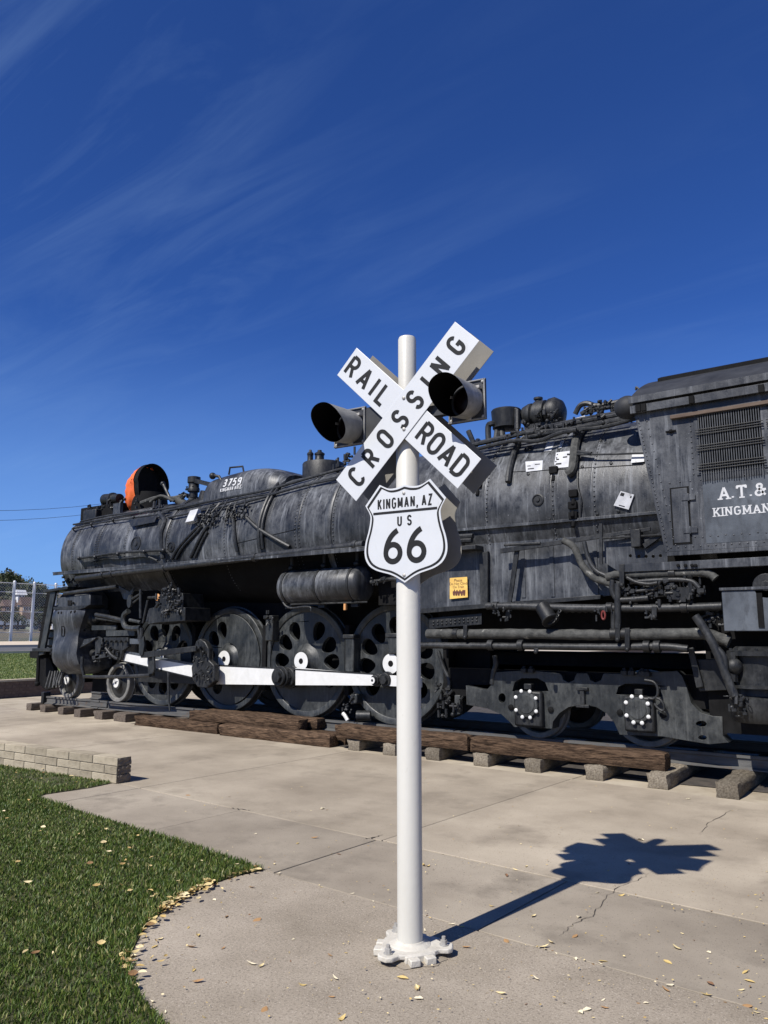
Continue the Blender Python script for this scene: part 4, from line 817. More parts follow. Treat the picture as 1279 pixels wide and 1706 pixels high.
# sand dome: long rounded casing
xa, xb = top(356, 810, YC - .35).x, top(494, 790, YC - .3).x
DW = .74
q = MB(); vs = []; nu, nv = 30, 24; zt = 1.75 + (YC - .1) * math.tan(rad(16.62))
def dome_h(t): # height along the dome: blunt front, long easy tail
    if t < .10: return .55 + .35 * math.sqrt(max(0, 1 - ((.10 - t) / .10) ** 2))
    if t < .55: return .90 + .10 * math.sin((t - .10) / .45 * math.pi / 2)
    return 1.0 - .34 * ((t - .55) / .45) ** 2
for i in range(nu + 1):
    t = i / nu; hgt = (zt - 4.25) * dome_h(t); wv = DW * (1 if .08 < t < .9 else .9)
    if t < .1: wv = DW * (.72 + .28 * math.sqrt(max(0, 1 - ((.1 - t) / .1) ** 2)))
    for j in range(nv + 1):
        a = math.pi * j / nv; sq = lambda v, p: math.copysign(abs(v) ** p, v)
        vs.append((xa + (xb - xa) * t, YC - sq(math.cos(a), .55) * wv, 4.25 + sq(math.sin(a), .6) * hgt))
q.add(vs, [(i * (nv + 1) + j, i * (nv + 1) + j + 1, (i + 1) * (nv + 1) + j + 1, (i + 1) * (nv + 1) + j) for i in range(nu) for j in range(nv)] + [tuple(range(nv + 1)), tuple(nu * (nv + 1) + j for j in range(nv, -1, -1))]); dome = part(q, 'sand_dome', 'jacket', smooth=50)
q = MB(); q.tube([top(381, 791, YC - .2), top(383, 779, YC - .2), top(404, 777, YC - .2), top(406, 787, YC - .2)], .02, n=8); part(q, 'grab_handle', 'iron', dome)
q = MB(); q.tube([top(368, 800, YC - .6), top(365, 794, YC - .6), top(356, 792, YC - .6)], .03, n=8); q.ball(top(354, 793, YC - .6), .07); part(q, 'lifting_lug', 'iron', dome)
# dome lettering sits on the dome flank
def dflank(px, py):
    d = ray(px, py); Y = YC - .70; return EYEP + d * (Y / d.y)
def dome_word(t, p0, p1, h, sw, serif=False):
    a, c = dflank(*p0), dflank(*p1); exx = (c - a); tw = exx.length; exx.normalize(); wd = .62; ln = text_wd(t, wd, .15, sw) * h; h2 = h; k = tw / ln
    q = MB()
    def put(p, l):
        v = a + Vector((exx.x, 0, exx.z)) * (p.x * k) + Vector((0, 0, 1)) * p.y
        tt_ = min(max((v.x - xa) / (xb - xa), 0), 1); zz = min(max((v.z - 4.25) / ((zt - 4.25) * dome_h(tt_)), 0), .985); an = math.asin(zz ** (1 / .6)); v.y = YC - (math.cos(an) ** .55) * DW - .012 - l; return v
    letters(q, t, put, h2, wd, .15, sw, serif); return q.build('lettering', 'lettering', dome, smooth=0, weld=False)
dome_word('3759', (372, 812), (403, 808), .165, .16); dome_word('KINGMAN ARIZ.', (369, 821), (406, 814), .08, .17)
# stack hood: open towards the cab, orange cover stretched over its front
c = atY(251, 809, YC); n = 44; ax = Vector((1, 0, 0)); e1 = Vector((0, -1, 0)); prof = []
for k in range(n):
    a = 2 * math.pi * k / n; x = .44 * math.cos(a) * (1 if math.sin(a) > 0 else .94); z = .50 * math.sin(a) if math.sin(a) > 0 else .62 * math.sin(a); prof.append((x, z))
def hood_ring(t, s): return [c + e1 * (x * s) + Vector((0, 0, z * s)) + ax * t for x, z in prof]
def hood_rings(spec): 
    vs = []; fs = []
    for t, s_ in spec: vs += hood_ring(t, s_)
    for r0 in range(len(spec) - 1): fs += [(r0 * n + k, r0 * n + (k + 1) % n, (r0 + 1) * n + (k + 1) % n, (r0 + 1) * n + k) for k in range(n)]
    return vs, fs
vs, fs = hood_rings([(-.2, .80), (-.2, .93), (-.05, .985), (.1, 1.0), (.1, .965), (-.17, .9)]); fs.append(tuple(5 * n + k for k in range(n))); fs.append(tuple(range(n - 1, -1, -1)))
q = MB(); q.add(vs, fs); stack = part(q, 'smokestack_hood', 'soot_shade_black')
q = MB(); vs = []; rr = random.Random(5); m_ = 9
for j in range(m_ + 1):
    t = j / m_; s_ = 1.025 * (1.0 - .22 * t ** 1.8)
    for k, (x, z) in enumerate(prof):
        jt = 1 + (.035 * math.sin(k * 1.15 + j * 1.1) + .03 * math.sin(k * 2.9 - j * .7) + rr.uniform(-.015, .015)) * min(1, j * .5)
        vs.append(c + e1 * (x * s_ * jt) + Vector((0, 0, z * s_ * jt * .97 - .16 * t)) + ax * (-.05 - .45 * t + .03 * math.sin(k * .9) * t))
fs = [(j * n + k, j * n + (k + 1) % n, (j + 1) * n + (k + 1) % n, (j + 1) * n + k) for j in range(m_) for k in range(n)] + [tuple(m_ * n + k for k in range(n))]
q.add(vs, fs); part(q, 'orange_cover', 'orange_tarp', smooth=45)
q = MB(); b0 = BS(246, 842, -.05); q.lathe([(-.25, .42), (.06, .40), (.3, .36)], Vector((c.x, YC, 4.62)), (0, 0, 1), 28); part(q, 'smokestack', 'soot_shade_black')
q = MB(); q.box(top(162, 850).x, top(228, 840).x, YC - .45, YC + .3, 4.42, 4.72); part(q, 'stack_saddle', 'soot_shade_black', bevel=.02)
q = MB(); q.box(top(145, 850, YC - .5).x, top(166, 850, YC - .5).x, YC - .6, YC + .4, 4.34, atY(155, 848, YC - .6).z); part(q, 'feed_water_box', 'iron', bevel=.02)
q = MB(); a_ = top(174, 833, YC - .3); c_ = top(201, 831, YC - .3); q.lathe([(0, .08), (.02, .14), (.28, .14), (.3, .16), (.36, .16), (.38, .13), (.6, .12), (.62, .04)], a_, c_ - a_, 18); part(q, 'steam_pump', 'iron')
q = MB(); q.box(top(190, 850, YC - .55).x, top(197, 850, YC - .55).x + .1, YC - .58, YC - .5, 4.36, 4.66); part(q, 'bracket_plate', 'jacket')
q = MB(); q.tube([top(285, 835, YC - .5), top(272, 807, YC - .5)], .035, n=8); q.ball(top(271, 806, YC - .5), .055); part(q, 'throttle_lever', 'iron')
q = MB(); q.tube(smooth_path([top(235, 838, YC - .5), top(262, 829, YC - .55), top(288, 830, YC - .5), top(310, 824, YC - .4)]), .045, n=8); q.tube(smooth_path([top(250, 836, YC - .6), top(268, 826, YC - .6), top(290, 835, YC - .6)]), .03, n=8); part(q, 'stack_piping', 'lagging')
q = MB(); q.tube([BS(256, 848, .05), top(258, 834, YC - .55)], .035, n=6); q.tube([BS(266, 847, .05), top(266, 832, YC - .55)], .03, n=6); part(q, 'pipe_stands', 'iron')
cluster('stack_valves', [(170, 842), (185, 838), (205, 836), (226, 838), (150, 846), (300, 826), (310, 822), (315, 818)], .11, 34, seed=6, getp=lambda x, y: top(x, y + 2, YC - .45))
# vertical pot with arm to the dome
p = top(323, 803, YC - .4); q = MB(); q.lathe([(-.32, .09), (-.2, .09), (-.19, .125), (-.12, .125), (-.1, .11), (-.02, .11), (0, .135), (.12, .135), (.13, .10), (.135, .001)], p - Vector((0, 0, .02)), (0, 0, 1), 20); part(q, 'dry_pipe_valve', 'iron')
q = MB(); q.tube(smooth_path([p + Vector((0, 0, -.3)), p + Vector((-.12, 0, -.5)), top(295, 832, YC - .45)]), .09, n=10); part(q, 'dry_pipe', 'lagging')
q = MB(); q.obox((p + top(358, 812, YC - .4)) / 2 + Vector((.05, 0, .02)), (top(358, 812, YC - .4) - p) * .5, (0, .08, 0), (0, 0, .045)); q.cyl(top(342, 818, YC - .4), top(340, 833, YC - .4), .1, .13, n=10); part(q, 'valve_arm', 'iron')
# steam dome casing with safety valves
a_ = top(521, 800, YC - .3); q = MB(); q.lathe([(-.1, .40), (.3, .40), (.325, .385), (.33, .001)], Vector((a_.x, YC, 1.75 + YC * math.tan(rad(15.35)) - .12)), (0, 0, 1), 36); sd = part(q, 'steam_dome', 'iron')
zt2 = 1.75 + YC * math.tan(rad(15.35)) + .2
for px, r, h in ((516.5, .055, .26), (532, .085, .22)):
    x = top(px, 775, YC - .1).x; q = MB(); q.lathe([(0, r * 1.3), (h * .3, r * 1.1), (h * .35, r), (h * .7, r), (h * .72, r * 1.15), (h * .85, r * 1.15), (h, r * .5), (h + .03, r * .45)], (x, YC - .1, zt2), (0, 0, 1), 14); part(q, 'safety_valve', 'iron', sd)
cluster('whistle_valve', [(573, 765), (580, 760), (588, 756), (566, 770), (600, 762)], .12, 26, 'iron', 8, lambda x, y: top(x, y + 4, YC - .5))
# right part: pot, dynamo, turret pipes
p0 = top(844, 714, YC - .5); q = MB(); q.lathe([(-.02, .12), (0, .215), (.27, .235), (.29, .22), (.295, .001)], p0, (0, 0, 1), 26); part(q, 'air_pump_strainer', 'iron')
q = MB(); q.tube([top(829, 715, YC - .6), top(826, 738, YC - .7)], .05, n=8); q.tube([top(836, 716, YC - .6), top(838, 736, YC - .7)], .045, n=8); q.tube(smooth_path([top(814, 742, YC - .7), top(813, 712, YC - .7), top(818, 706, YC - .7), top(828, 706, YC - .6)], 4), .045, n=8); q.tube([top(858, 683, YC - .6), top(861, 684, YC - .6), top(861, 722, YC - .7)], .04, n=8); part(q, 'strainer_piping', 'pipe')
a_ = top(872, 695, YC - .4); c_ = top(940, 685, YC - .4); L_ = (c_ - a_).length
q = MB(); q.lathe([(0, .09), (.02, .15), (.12, .19), (.16, .19), (.18, .16), (L_ * .32, .17), (L_ * .34, .21), (L_ * .58, .21), (L_ * .6, .17), (L_ * .66, .17), (L_ * .68, .22), (L_ * .8, .23), (L_ * .95, .17), (L_, .1), (L_ + .01, .001)], a_, c_ - a_, 24); dy_ = part(q, 'dynamo', 'iron')
q = MB(); q.lathe([(0, .05), (.16, .05), (.17, .07), (.2, .07)], top(897, 684, YC - .4), (0, 0, 1), 10); part(q, 'dynamo_exhaust', 'iron', dy_)
q = MB(); q.box(top(880, 705, YC - .4).x, top(930, 700, YC - .4).x, YC - .55, YC - .2, 4.68, top(905, 697, YC - .4).z - .1); part(q, 'dynamo_bracket', 'iron', dy_)
cluster('dynamo_fittings', [(880, 706), (890, 704), (905, 702), (920, 696), (932, 694), (900, 690), (925, 690)], .10, 22, 'iron', 9, lambda x, y: top(x, y + 2, YC - .62))
def tpipe(path, r, Y, m='pipe', name='turret_pipe', sub=4):
    q = MB(); q.tube(smooth_path([atY(x, y, Y) for x, y in path], sub), r, n=8); return part(q, name, m)
tpipe([(745, 752), (790, 741), (900, 716), (1020, 693), (1060, 686)], .035, YC - .95); tpipe([(745, 762), (800, 747), (900, 724), (1000, 706), (1050, 697)], .028, YC - 1.0)
tpipe([(760, 757), (850, 735), (895, 735), (930, 722), (960, 716)], .03, YC - 1.05); tpipe([(800, 737), (880, 718), (960, 700), (1040, 686)], .03, YC - .85)
tpipe([(870, 722), (940, 716), (1000, 712), (1060, 697)], .03, YC - 1.0); tpipe([(780, 718), (786, 732), (792, 748)], .04, YC - .8)
for i in range(9): tpipe([(900 + i * 13, 724 - i * 2.4 + (i % 3) * 3), (950 + i * 9, 711 - i * 1.4 + (i % 4) * 2), (1045 + i, 692 + i * 1.2)], .018, YC - .95 - .03 * (i % 3))
tpipe([(958, 690), (966, 676), (978, 672), (996, 676), (1040, 668)], .04, YC - .5); tpipe([(968, 690), (982, 684), (1036, 675)], .035, YC - .5); tpipe([(985, 684), (1000, 680), (1036, 673)], .04, YC - .4)
cluster('turret_valves', [(985, 682), (1000, 679), (1012, 678), (1024, 676), (1034, 674), (1006, 686), (978, 690), (1020, 684)], .085, 60, 'iron', 10, lambda x, y: top(x, y, YC - .6))
cluster('turret_valves', [(900, 716), (920, 715), (940, 710), (960, 706), (870, 722), (850, 728), (1000, 700)], .09, 50, 'iron', 11, lambda x, y: top(x, y + 3, YC - .98))
q = MB(); A_ = [atY(x, y, YC - .75) for x, y in ((946, 700), (974, 692), (976, 699), (950, 706))]; q.add(A_ + [p + Vector((0, .03, 0)) for p in A_], [(0, 1, 2, 3), (7, 6, 5, 4), (0, 4, 5, 1), (1, 5, 6, 2), (2, 6, 7, 3), (3, 7, 4, 0)]); part(q, 'white_sheet', 'paper')
bpipe([(783, 762), (788, 748), (796, 735)], .05); bpipe([(846, 803), (849, 780), (856, 755), (863, 738)], .042)
bpipe([(944, 790), (953, 782), (956, 760), (960, 732), (972, 712), (985, 704)], .062, m='lagging'); bpipe([(962, 785), (962, 810), (968, 835), (966, 862)], .012, off=.02)
bpipe([(945, 757), (1000, 757), (1072, 755)], .014, off=.09); bpipe([(963, 753), (985, 756)], .028, off=.09)
for i, pts in enumerate([[(875, 769), (904, 767), (903, 783), (876, 786)], [(926, 754), (949, 751), (947, 778), (922, 780)], [(911, 737), (924, 735), (918, 751), (906, 752)], [(934, 735), (940, 733), (935, 746), (930, 747)], [(1034, 818), (1056, 824), (1047, 849), (1022, 842)], [(1053, 755), (1073, 757), (1073, 769), (1051, 771)]]):
    A_ = [BS(x, y, .012 if i < 4 else .03) for x, y in pts]; q = MB(); q.add(A_ + [p + Vector((0, .012, 0)) for p in A_], [(0, 1, 2, 3), (7, 6, 5, 4), (0, 4, 5, 1), (1, 5, 6, 2), (2, 6, 7, 3), (3, 7, 4, 0)])
    wn_ = part(q, 'white_notice', 'paper'); rq = random.Random(i)
    if i in (0, 1, 4):
        for (u0, v0, u1, v1) in ([(.08, .72, .34, .92), (.8, .74, .9, .86), (.3, .08, .7, .14)] if i == 4 else [(.12, .2, .5, .3), (.55, .6, .85, .68), (.1, .5, .3, .58)]):
            q = MB(); B4 = [A_[0].lerp(A_[1], u).lerp(A_[3].lerp(A_[2], u), 1 - v) + Vector((0, -.002, 0)) for u, v in ((u0, v0), (u1, v0), (u1, v1), (u0, v1))]; q.add(B4, [(0, 1, 2, 3)]); part(q, 'print', 'sign_black', wn_, smooth=0)
for (px, py) in ((922, 783), (955, 822), (954, 842), (796, 808), (955, 859)):
    c = BS(px, py, .02); q = MB(); q.obox(c, (.06, 0, 0), (0, .03, 0), (0, 0, .05)); q.cyl(c + Vector((0, 0, -.08)), c + Vector((0, -.03, -.16)), .03, n=8); part(q, 'jacket_bracket', 'soot_shade_black', bevel=.01)
for (px, py) in ((1018, 772), (970, 778), (1000, 735), (884, 870), (915, 866), (1030, 852), (995, 857), (880, 790)):
    c = BS(px, py, .0); nn = Vector((0, c.y - YC, c.z - ZB)).normalized(); q = MB(); q.lathe([(0, .022), (.015, .022), (.02, .01)], c, nn, 8); part(q, 'stud', 'iron', bj)
# ---- firebox: upper jacket hem, dark gap, lower casing
YF = 9.72
q = MB(); a_, c_ = atY(735, 886, 9.64), atY(1120, 852, 9.64); q.obox((a_ + c_) / 2, (c_ - a_) / 2, (0, .03, 0), (0, 0, .02)); part(q, 'jacket_hem', 'jacket', bevel=.004)
q = MB(); q.box(-7.3, -2.4, 9.9, 11.9, 2.2, 3.4); part(q, 'firebox', 'soot_shade_black')
q = MB(); q.yplate(XZ([(660, 905), (760, 905), (830, 898), (1000, 893), (1040, 892), (1040, 990), (1000, 994), (700, 1016), (660, 1020)], YF), [], YF, .03); fb = part(q, 'firebox_casing', 'cab_paint', bevel=.004)
for px in (806, 870, 918, 990):
    a_, c_ = atY(px, 900, YF), atY(px, 1004, YF); q = MB(); q.box(a_.x - .03, a_.x + .03, YF - .012, YF - .001, 2.24, 3.02); part(q, 'casing_strap', 'cab_paint', fb, bevel=.003)
q = MB(); q.yplate(XZ([(798, 922), (812, 918), (812, 1006), (800, 1008)], YF - .07), [], YF - .07, .06); part(q, 'casing_post', 'iron', fb, bevel=.006)
q = MB(); q.yplate(XZ([(700, 1014), (1000, 991), (1000, 998), (700, 1022)], YF - .09), [], YF - .09, .09); part(q, 'bottom_angle', 'iron', fb, bevel=.004)
q = MB(); q.yplate(XZ([(833, 914), (1000, 890), (1083, 878), (1083, 884), (1000, 897), (833, 922)], YF - .2), [], YF - .2, .03); part(q, 'hand_rail_bar', 'iron', bevel=.004)
q = MB(); q.yplate(XZ([(857, 914), (865, 912), (847, 1034), (840, 1036)], YF - .16), [], YF - .16, .03); part(q, 'diagonal_brace', 'iron', bevel=.004)
q = MB(); q.yplate(XZ([(998, 872), (1003, 872), (1003, 940), (998, 940)], YF - .22), [], YF - .22, .03); part(q, 'upright_bar', 'iron')
q = MB(); q.yplate(XZ([(1006, 902), (1075, 893), (1112, 905), (1112, 942), (1030, 952), (1008, 938)], YF - .12), [circ(*XZ([(px, py)], YF - .12)[0], .02, 10) for px, py in ((1050, 926), (1064, 927), (1076, 927), (1088, 927), (1100, 926))], YF - .12, .02); part(q, 'cab_support_plate', 'cab_paint', bevel=.003)
q = MB(); q.bar(atY(1073, 910, YF - .16), atY(1108, 885, YF - .16), .02, .03); part(q, 'support_strut', 'iron')
q = MB(); q.box(atY(1060, 900, YF - .2).x - .06, atY(1060, 900, YF - .2).x + .06, YF - .24, YF - .1, atY(1060, 912, YF - .2).z, atY(1060, 882, YF - .2).z); part(q, 'support_lug', 'iron', bevel=.01)
q = MB(); q.tube([atY(1003, 897, YF - .2), atY(1110, 891, YF - .2)], .015, n=6); part(q, 'reach_rod', 'iron')
for i, (x0_, x1_, y_) in enumerate([(728, 788, 893), (728, 786, 900), (840, 900, 905)]):
    q = MB(); q.tube([atY(x0_, y_ + 3, YF - .2), atY(x1_, y_, YF - .2)], .04 if i < 2 else .02, n=8); part(q, 'grate_shaker_rod', 'pipe')
q = MB(); q.box(atY(715, 905, YF - .1).x, atY(800, 905, YF - .1).x, YF - .25, YF, 2.93, 2.99); part(q, 'step', 'iron', bevel=.005)
# yellow notice
q = MB(); yz = XZ([(749, 963), (778, 961), (779, 995), (749, 998)], YF - .035); q.yplate(yz, [], YF - .035, .004); ys = part(q, 'yellow_notice', 'yellow', fb)
def flat_text(t, px, py, hpx, Y, m, par):
    cu = bpy.data.curves.new('t', 'FONT'); cu.body = t; cu.align_x = 'CENTER'; cu.align_y = 'CENTER'; p_ = atY(px, py, Y); k = (atY(px, py - hpx, Y).z - p_.z) * 1.35; cu.size = k; cu.fill_mode = 'FRONT'
    ob = bpy.data.objects.new('t', cu); me = bpy.data.meshes.new_from_object(ob); q = MB(); q.add([(p_.x + v.co.x * .95, Y, p_.z + v.co.y) for v in me.vertices], [tuple(f.vertices) for f in me.polygons]); q.build('lettering', m, par, smooth=0, weld=False)
    bpy.data.objects.remove(ob); bpy.data.curves.remove(cu)
flat_text('Please', 763, 967, 5, YF - .0365, 'brown_ink', ys); flat_text('Do Not Climb', 763.5, 972.5, 4.6, YF - .0365, 'brown_ink', ys); flat_text('On Train', 763.5, 978, 4.6, YF - .0365, 'brown_ink', ys)
q = MB(); Yn = YF - .037
for (a0, b0, a1, b1) in ((754, 985, 770, 989), (770, 983, 775, 989), (756, 982, 757.5, 985), (760, 983, 762, 985), (765, 982.5, 767, 985)):
    A_ = XZ([(a0, b1), (a1, b1), (a1, b0), (a0, b0)], Yn); q.add([(x, Yn, z) for x, z in A_], [(0, 1, 2, 3)])
for cx in (756, 760, 764, 769, 773): x, z = XZ([(cx, 990.5)], Yn)[0]; q.add([(a, Yn - .0003, c) for a, c in circ(x, z, .018, 12)], [tuple(range(12))])
q.build('train_picture', 'brown_ink', ys, smooth=0, weld=False)
# ---- pipes under the firebox
def ypipe(path, r, Y, m='pipe', name='steam_pipe', sub=4, n=10):
    q = MB(); P_ = smooth_path([atY(x, y, Y) for x, y in path], sub)
    if m == 'lagging': q.tube(P_, [r * (1 + .05 * math.sin(i * 2.7) + .03 * math.sin(i * 7.1)) for i in range(len(P_))], n=14)
    else: q.tube(P_, r, n=n)
    return part(q, name, m)
YP = 9.5
ypipe([(712, 1056), (760, 1056), (820, 1056), (880, 1056), (940, 1057), (1000, 1058), (1060, 1057), (1120, 1056), (1170, 1056), (1190, 1060), (1215, 1070)], .066, YP, 'lagging', 'lagged_pipe')
ypipe([(700, 1075), (800, 1076), (900, 1077), (1000, 1078), (1100, 1077), (1146, 1081)], .045, YP)
ypipe([(811, 1010), (870, 1010), (960, 1013), (1100, 1013), (1203, 1010)], .05, YP); ypipe([(938, 900), (956, 912), (970, 942), (988, 962), (1004, 968), (1024, 974)], .044, YF - .2, 'lagging', 'lagged_pipe')
ypipe([(973, 903), (980, 930), (992, 950), (1012, 960), (1040, 966)], .03, YF - .2)
ypipe([(1010, 962), (1030, 957), (1060, 957), (1120, 955), (1165, 954), (1183, 957), (1192, 964)], .05, YP, 'lagging', 'lagged_pipe')
ypipe([(1050, 970), (1110, 966), (1150, 968), (1165, 980)], .03, YP - .03); ypipe([(1020, 966), (1020, 985), (1028, 998), (1045, 999), (1080, 996)], .035, YP - .04); ypipe([(1029, 972), (1029, 1046)], .042, YP - .05); ypipe([(1022, 1005), (1022, 1050)], .035, YP)
ypipe([(1044, 962), (1060, 970), (1080, 973), (1095, 971)], .022, YP - .1); ypipe([(1060, 985), (1090, 980), (1100, 968)], .02, YP - .05)
for px, py in ((760, 1056), (818, 1075), (868, 1075), (1078, 1077), (1095, 1077), (1023, 1056), (1040, 1056), (1140, 1012), (826, 1010), (1016, 1012), (1120, 955)):
    c = atY(px, py, YP); q = MB(); q.cyl(c - Vector((.04, 0, 0)), c + Vector((.04, 0, 0)), .075 if py > 1020 else .065, n=14); part(q, 'pipe_flange', 'iron', bevel=.006)
for px, y0, y1 in ((775, 1042, 1062), (1029, 1040, 1066), (1045, 1046, 1082), (1090, 1010, 1028), (893, 1080, 1086), (1036, 940, 975)):
    a_, c_ = atY(px, y0, YP - .07), atY(px, y1, YP - .07); q = MB(); q.obox((a_ + c_) / 2, (.03, 0, 0), (0, .012, 0), (c_ - a_) / 2); q.ball(c_ + Vector((0, -.01, 0)), .03, n=8, m=6); part(q, 'pipe_clamp', 'iron', bevel=.004)
cluster('injector', [(1070, 975), (1085, 982), (1100, 985), (1060, 990), (1110, 975), (1045, 992), (1095, 995), (1120, 988)], .085, 70, 'iron', 12, lambda x, y: atY(x, y, YP))
cluster('boiler_check', [(1125, 980), (1135, 988), (1145, 985), (1155, 975), (1160, 990), (1140, 998)], .1, 36, 'iron', 13, lambda x, y: atY(x, y, YP))
cluster('drain_cocks', [(1090, 1022), (1085, 1028), (1015, 1020), (1000, 1022), (828, 1015), (828, 1025), (845, 1022)], .06, 36, 'pipe', 14, lambda x, y: atY(x, y, YP - .05))
q = MB(); q.yplate(XZ([(1112, 985), (1125, 978), (1150, 978), (1155, 998), (1118, 1000)], YP - .05), [], YP - .05, .08); part(q, 'injector_body', 'iron', bevel=.015)
c = atY(1005, 1025, YP - .12); q = MB(); q.tube([c + Vector((.02 * math.sin(a) * 0, 0, 0)) + Vector((math.cos(a) * .022, 0, math.sin(a) * .05)) for a in [i * math.pi / 7 for i in range(14)]], .012, n=6, closed=True); part(q, 'red_handwheel', 'handwheel_red')
# Y-strainer with chain, and link row
q = MB(); a_, c_ = atY(903, 1010, YP - .02), atY(916, 1032, YP - .1); q.cyl(a_, c_, .1, .1, n=16); q.cyl(c_, c_ + (c_ - a_).normalized() * .03, .12, n=16); part(q, 'strainer', 'iron', bevel=.01)
q = MB()
for i in range(12):
    t = i / 11; p = atY(912 + 20 * t, 1038 - 20 * t + 6 * math.sin(math.pi * t), YP - .12); q.tube([p + Vector((math.cos(a) * .02, .012 * math.sin(a) * (i % 2), math.sin(a) * .02)) for a in [k * math.pi / 4 for k in range(8)]], .005, n=4, closed=True)
part(q, 'chain', 'pipe')
q = MB(); q.yplate(XZ([(715, 1030), (802, 1022), (802, 1040), (715, 1047)], YF), [], YF, .05); rp = part(q, 'grate_side_plate', 'iron')
for r_ in range(2):
    for i in range(11): c = atY(722 + i * 7.2, 1036 + r_ * 5 - i * .65, YF); q = MB(); q.lathe([(0, .016), (.012, .014), (.018, .004)], c, (0, -1, 0), 8); part(q, 'rivet', 'iron', rp)
q = MB(); P_ = [atY(938 + i * 5.3, 1017 + (2.2 if i % 2 else 0), YP + .05) for i in range(12)]; q.tube(P_, .02, n=6); part(q, 'notched_bar', 'iron')
# interior dark parts: ash pan, frame, far wheels
q = MB(); q.box(-6.4, -2.6, 10.25, 11.5, 1.535, 2.25); part(q, 'ash_pan', 'soot_shade_black')
q = MB(); q.box(-16.0, -5.6, 10.42, 10.52, .95, 1.75); q.box(-16.0, -5.6, 11.24, 11.34, .95, 1.75); q.box(-5.8, -1.5, 10.5, 11.3, 1.0, 1.3); part(q, 'frame', 'soot_shade_black')
q = MB(); q.box(-15.6, -5.6, 10.6, 11.2, .75, 2.4); part(q, 'frame_brace', 'soot_shade_black')
# ---- cab
YK = 9.45
cab = thing('cab_dummy', (0, 0, 0)); bpy.data.objects.remove(cab)
WIN = [(1164.5, 690), (1267.5, 673), (1270, 776), (1166, 790)]; WIN2 = [(1277, 672), (1380, 655), (1383, 762), (1280, 775)]
def rect_px(pts, Y): return XZ(pts, Y)
XR = .9
zc0, zc1 = atY(1108, 920, YK).z, atY(1058, 696, YK).z
xf0, xf1 = atY(1108, 920, YK).x, atY(1058, 696, YK).x
def rect_from(pts):
    p = XZ(pts, YK); xa = (p[0][0] + p[3][0]) / 2; xb = (p[1][0] + p[2][0]) / 2; za = (p[3][1] + p[2][1]) / 2; zb = (p[0][1] + p[1][1]) / 2; return xa, xb, za, zb
wa = rect_from(WIN); wb = (wa[1] + .09, wa[1] + .09 + (wa[1] - wa[0]), wa[2], wa[3])
hole = lambda r: [(r[0], r[2]), (r[1], r[2]), (r[1], r[3]), (r[0], r[3])]
zeave = 1.75 + 9.40 * math.tan(rad(17.2))
side = [(xf0, zc0), (XR, zc0), (XR, zeave), (xf1 - .03, zeave), (xf1, zc1)]
q = MB(); q.yplate(side, [hole(wa), hole(wb)], YK, .02); cs = part(q, 'cab_side', 'cab_paint', bevel=.003)
q = MB(); q.yplate(side, [hole(wa), hole(wb)], 2 * YC - YK - .02, .02); part(q, 'cab_far_side', 'cab_paint')
q = MB()   # front wall of the cab
q.add([(xf0, YK + .02, zc0), (xf0, 2 * YC - YK - .02, zc0), (xf1 - .02, 2 * YC - YK - .02, zeave), (xf1 - .02, YK + .02, zeave)], [(0, 1, 2, 3)]); part(q, 'cab_front', 'cab_paint', smooth=0)
q = MB(); q.box(xf0, XR, YK + .03, 2 * YC - YK - .03, zc0 + .02, zc0 + .08); part(q, 'cab_floor', 'soot_shade_black')
q = MB(); q.box(XR - .1, XR - .05, YK + .03, 2 * YC - YK - .03, zc0 + .08, zeave); part(q, 'cab_back', 'soot_shade_black')
q = MB(); q.box(xf0 + .25, XR - .2, 9.95, 11.8, zc0 + .1, zeave - .02); part(q, 'backhead', 'soot_shade_black')
# roof
def roof(name, x0, x1, y0, lift, th, m, slant=0.0):
    q = MB(); n = 22; vs = []; hw = YC - y0; z0 = zeave; rise = .55; HW = YC - 9.37
    for e, (xx, dz) in enumerate(((x0, 0), (x1, 0), (x1, -th), (x0, -th))):
        for i in range(n + 1):
            a = -1 + 2 * i / n; yy = YC + a * hw; zz = z0 + rise * (1 - (abs(a) * hw / HW) ** 2.1) + lift + dz; sx = slant * (1 - abs(a)) if e in (0, 3) else 0; vs.append((xx + sx, yy, zz))
    m1 = n + 1; fs = []
    for i in range(n): fs += [(i, i + 1, m1 + i + 1, m1 + i), (m1 + i, m1 + i + 1, 2 * m1 + i + 1, 2 * m1 + i), (2 * m1 + i, 2 * m1 + i + 1, 3 * m1 + i + 1, 3 * m1 + i), (3 * m1 + i, 3 * m1 + i + 1, i + 1, i)]
    fs += [(0, m1, 2 * m1, 3 * m1), (n, 3 * m1 + n, 2 * m1 + n, m1 + n)]; q.add(vs, fs); return part(q, name, m, smooth=30)
xr0 = atY(1047, 664, 9.38).x
rf = roof('cab_roof', xr0, XR + .25, 9.37, .0, .03, 'roof_black', .12)
roof('roof_hatch', atY(1100, 640, 10.1).x, XR, 9.98, .045, .06, 'soot_shade_black', 0.03)
q = MB(); q.box(xr0, XR + .25, 9.36, 9.385, zeave - .055, zeave + .03); part(q, 'eave_strip', 'cab_paint', rf, bevel=.003)
q = MB(); a_, c_ = atY(1050, 683, 9.40), atY(1279, 646, 9.40); q.obox((a_ + c_) / 2 + Vector((.6, 0, 0)), ((c_.x - a_.x) / 2 + .6, 0, 0), (0, .02, 0), (0, 0, .05)); part(q, 'rain_gutter', 'cab_paint', rf, bevel=.004)
q = MB(); a_ = atY(1116, 692, 9.40); q.box(a_.x, XR, 9.385, 9.445, a_.z - .05, a_.z - .005); part(q, 'awning_track', 'rust', rf, bevel=.006)
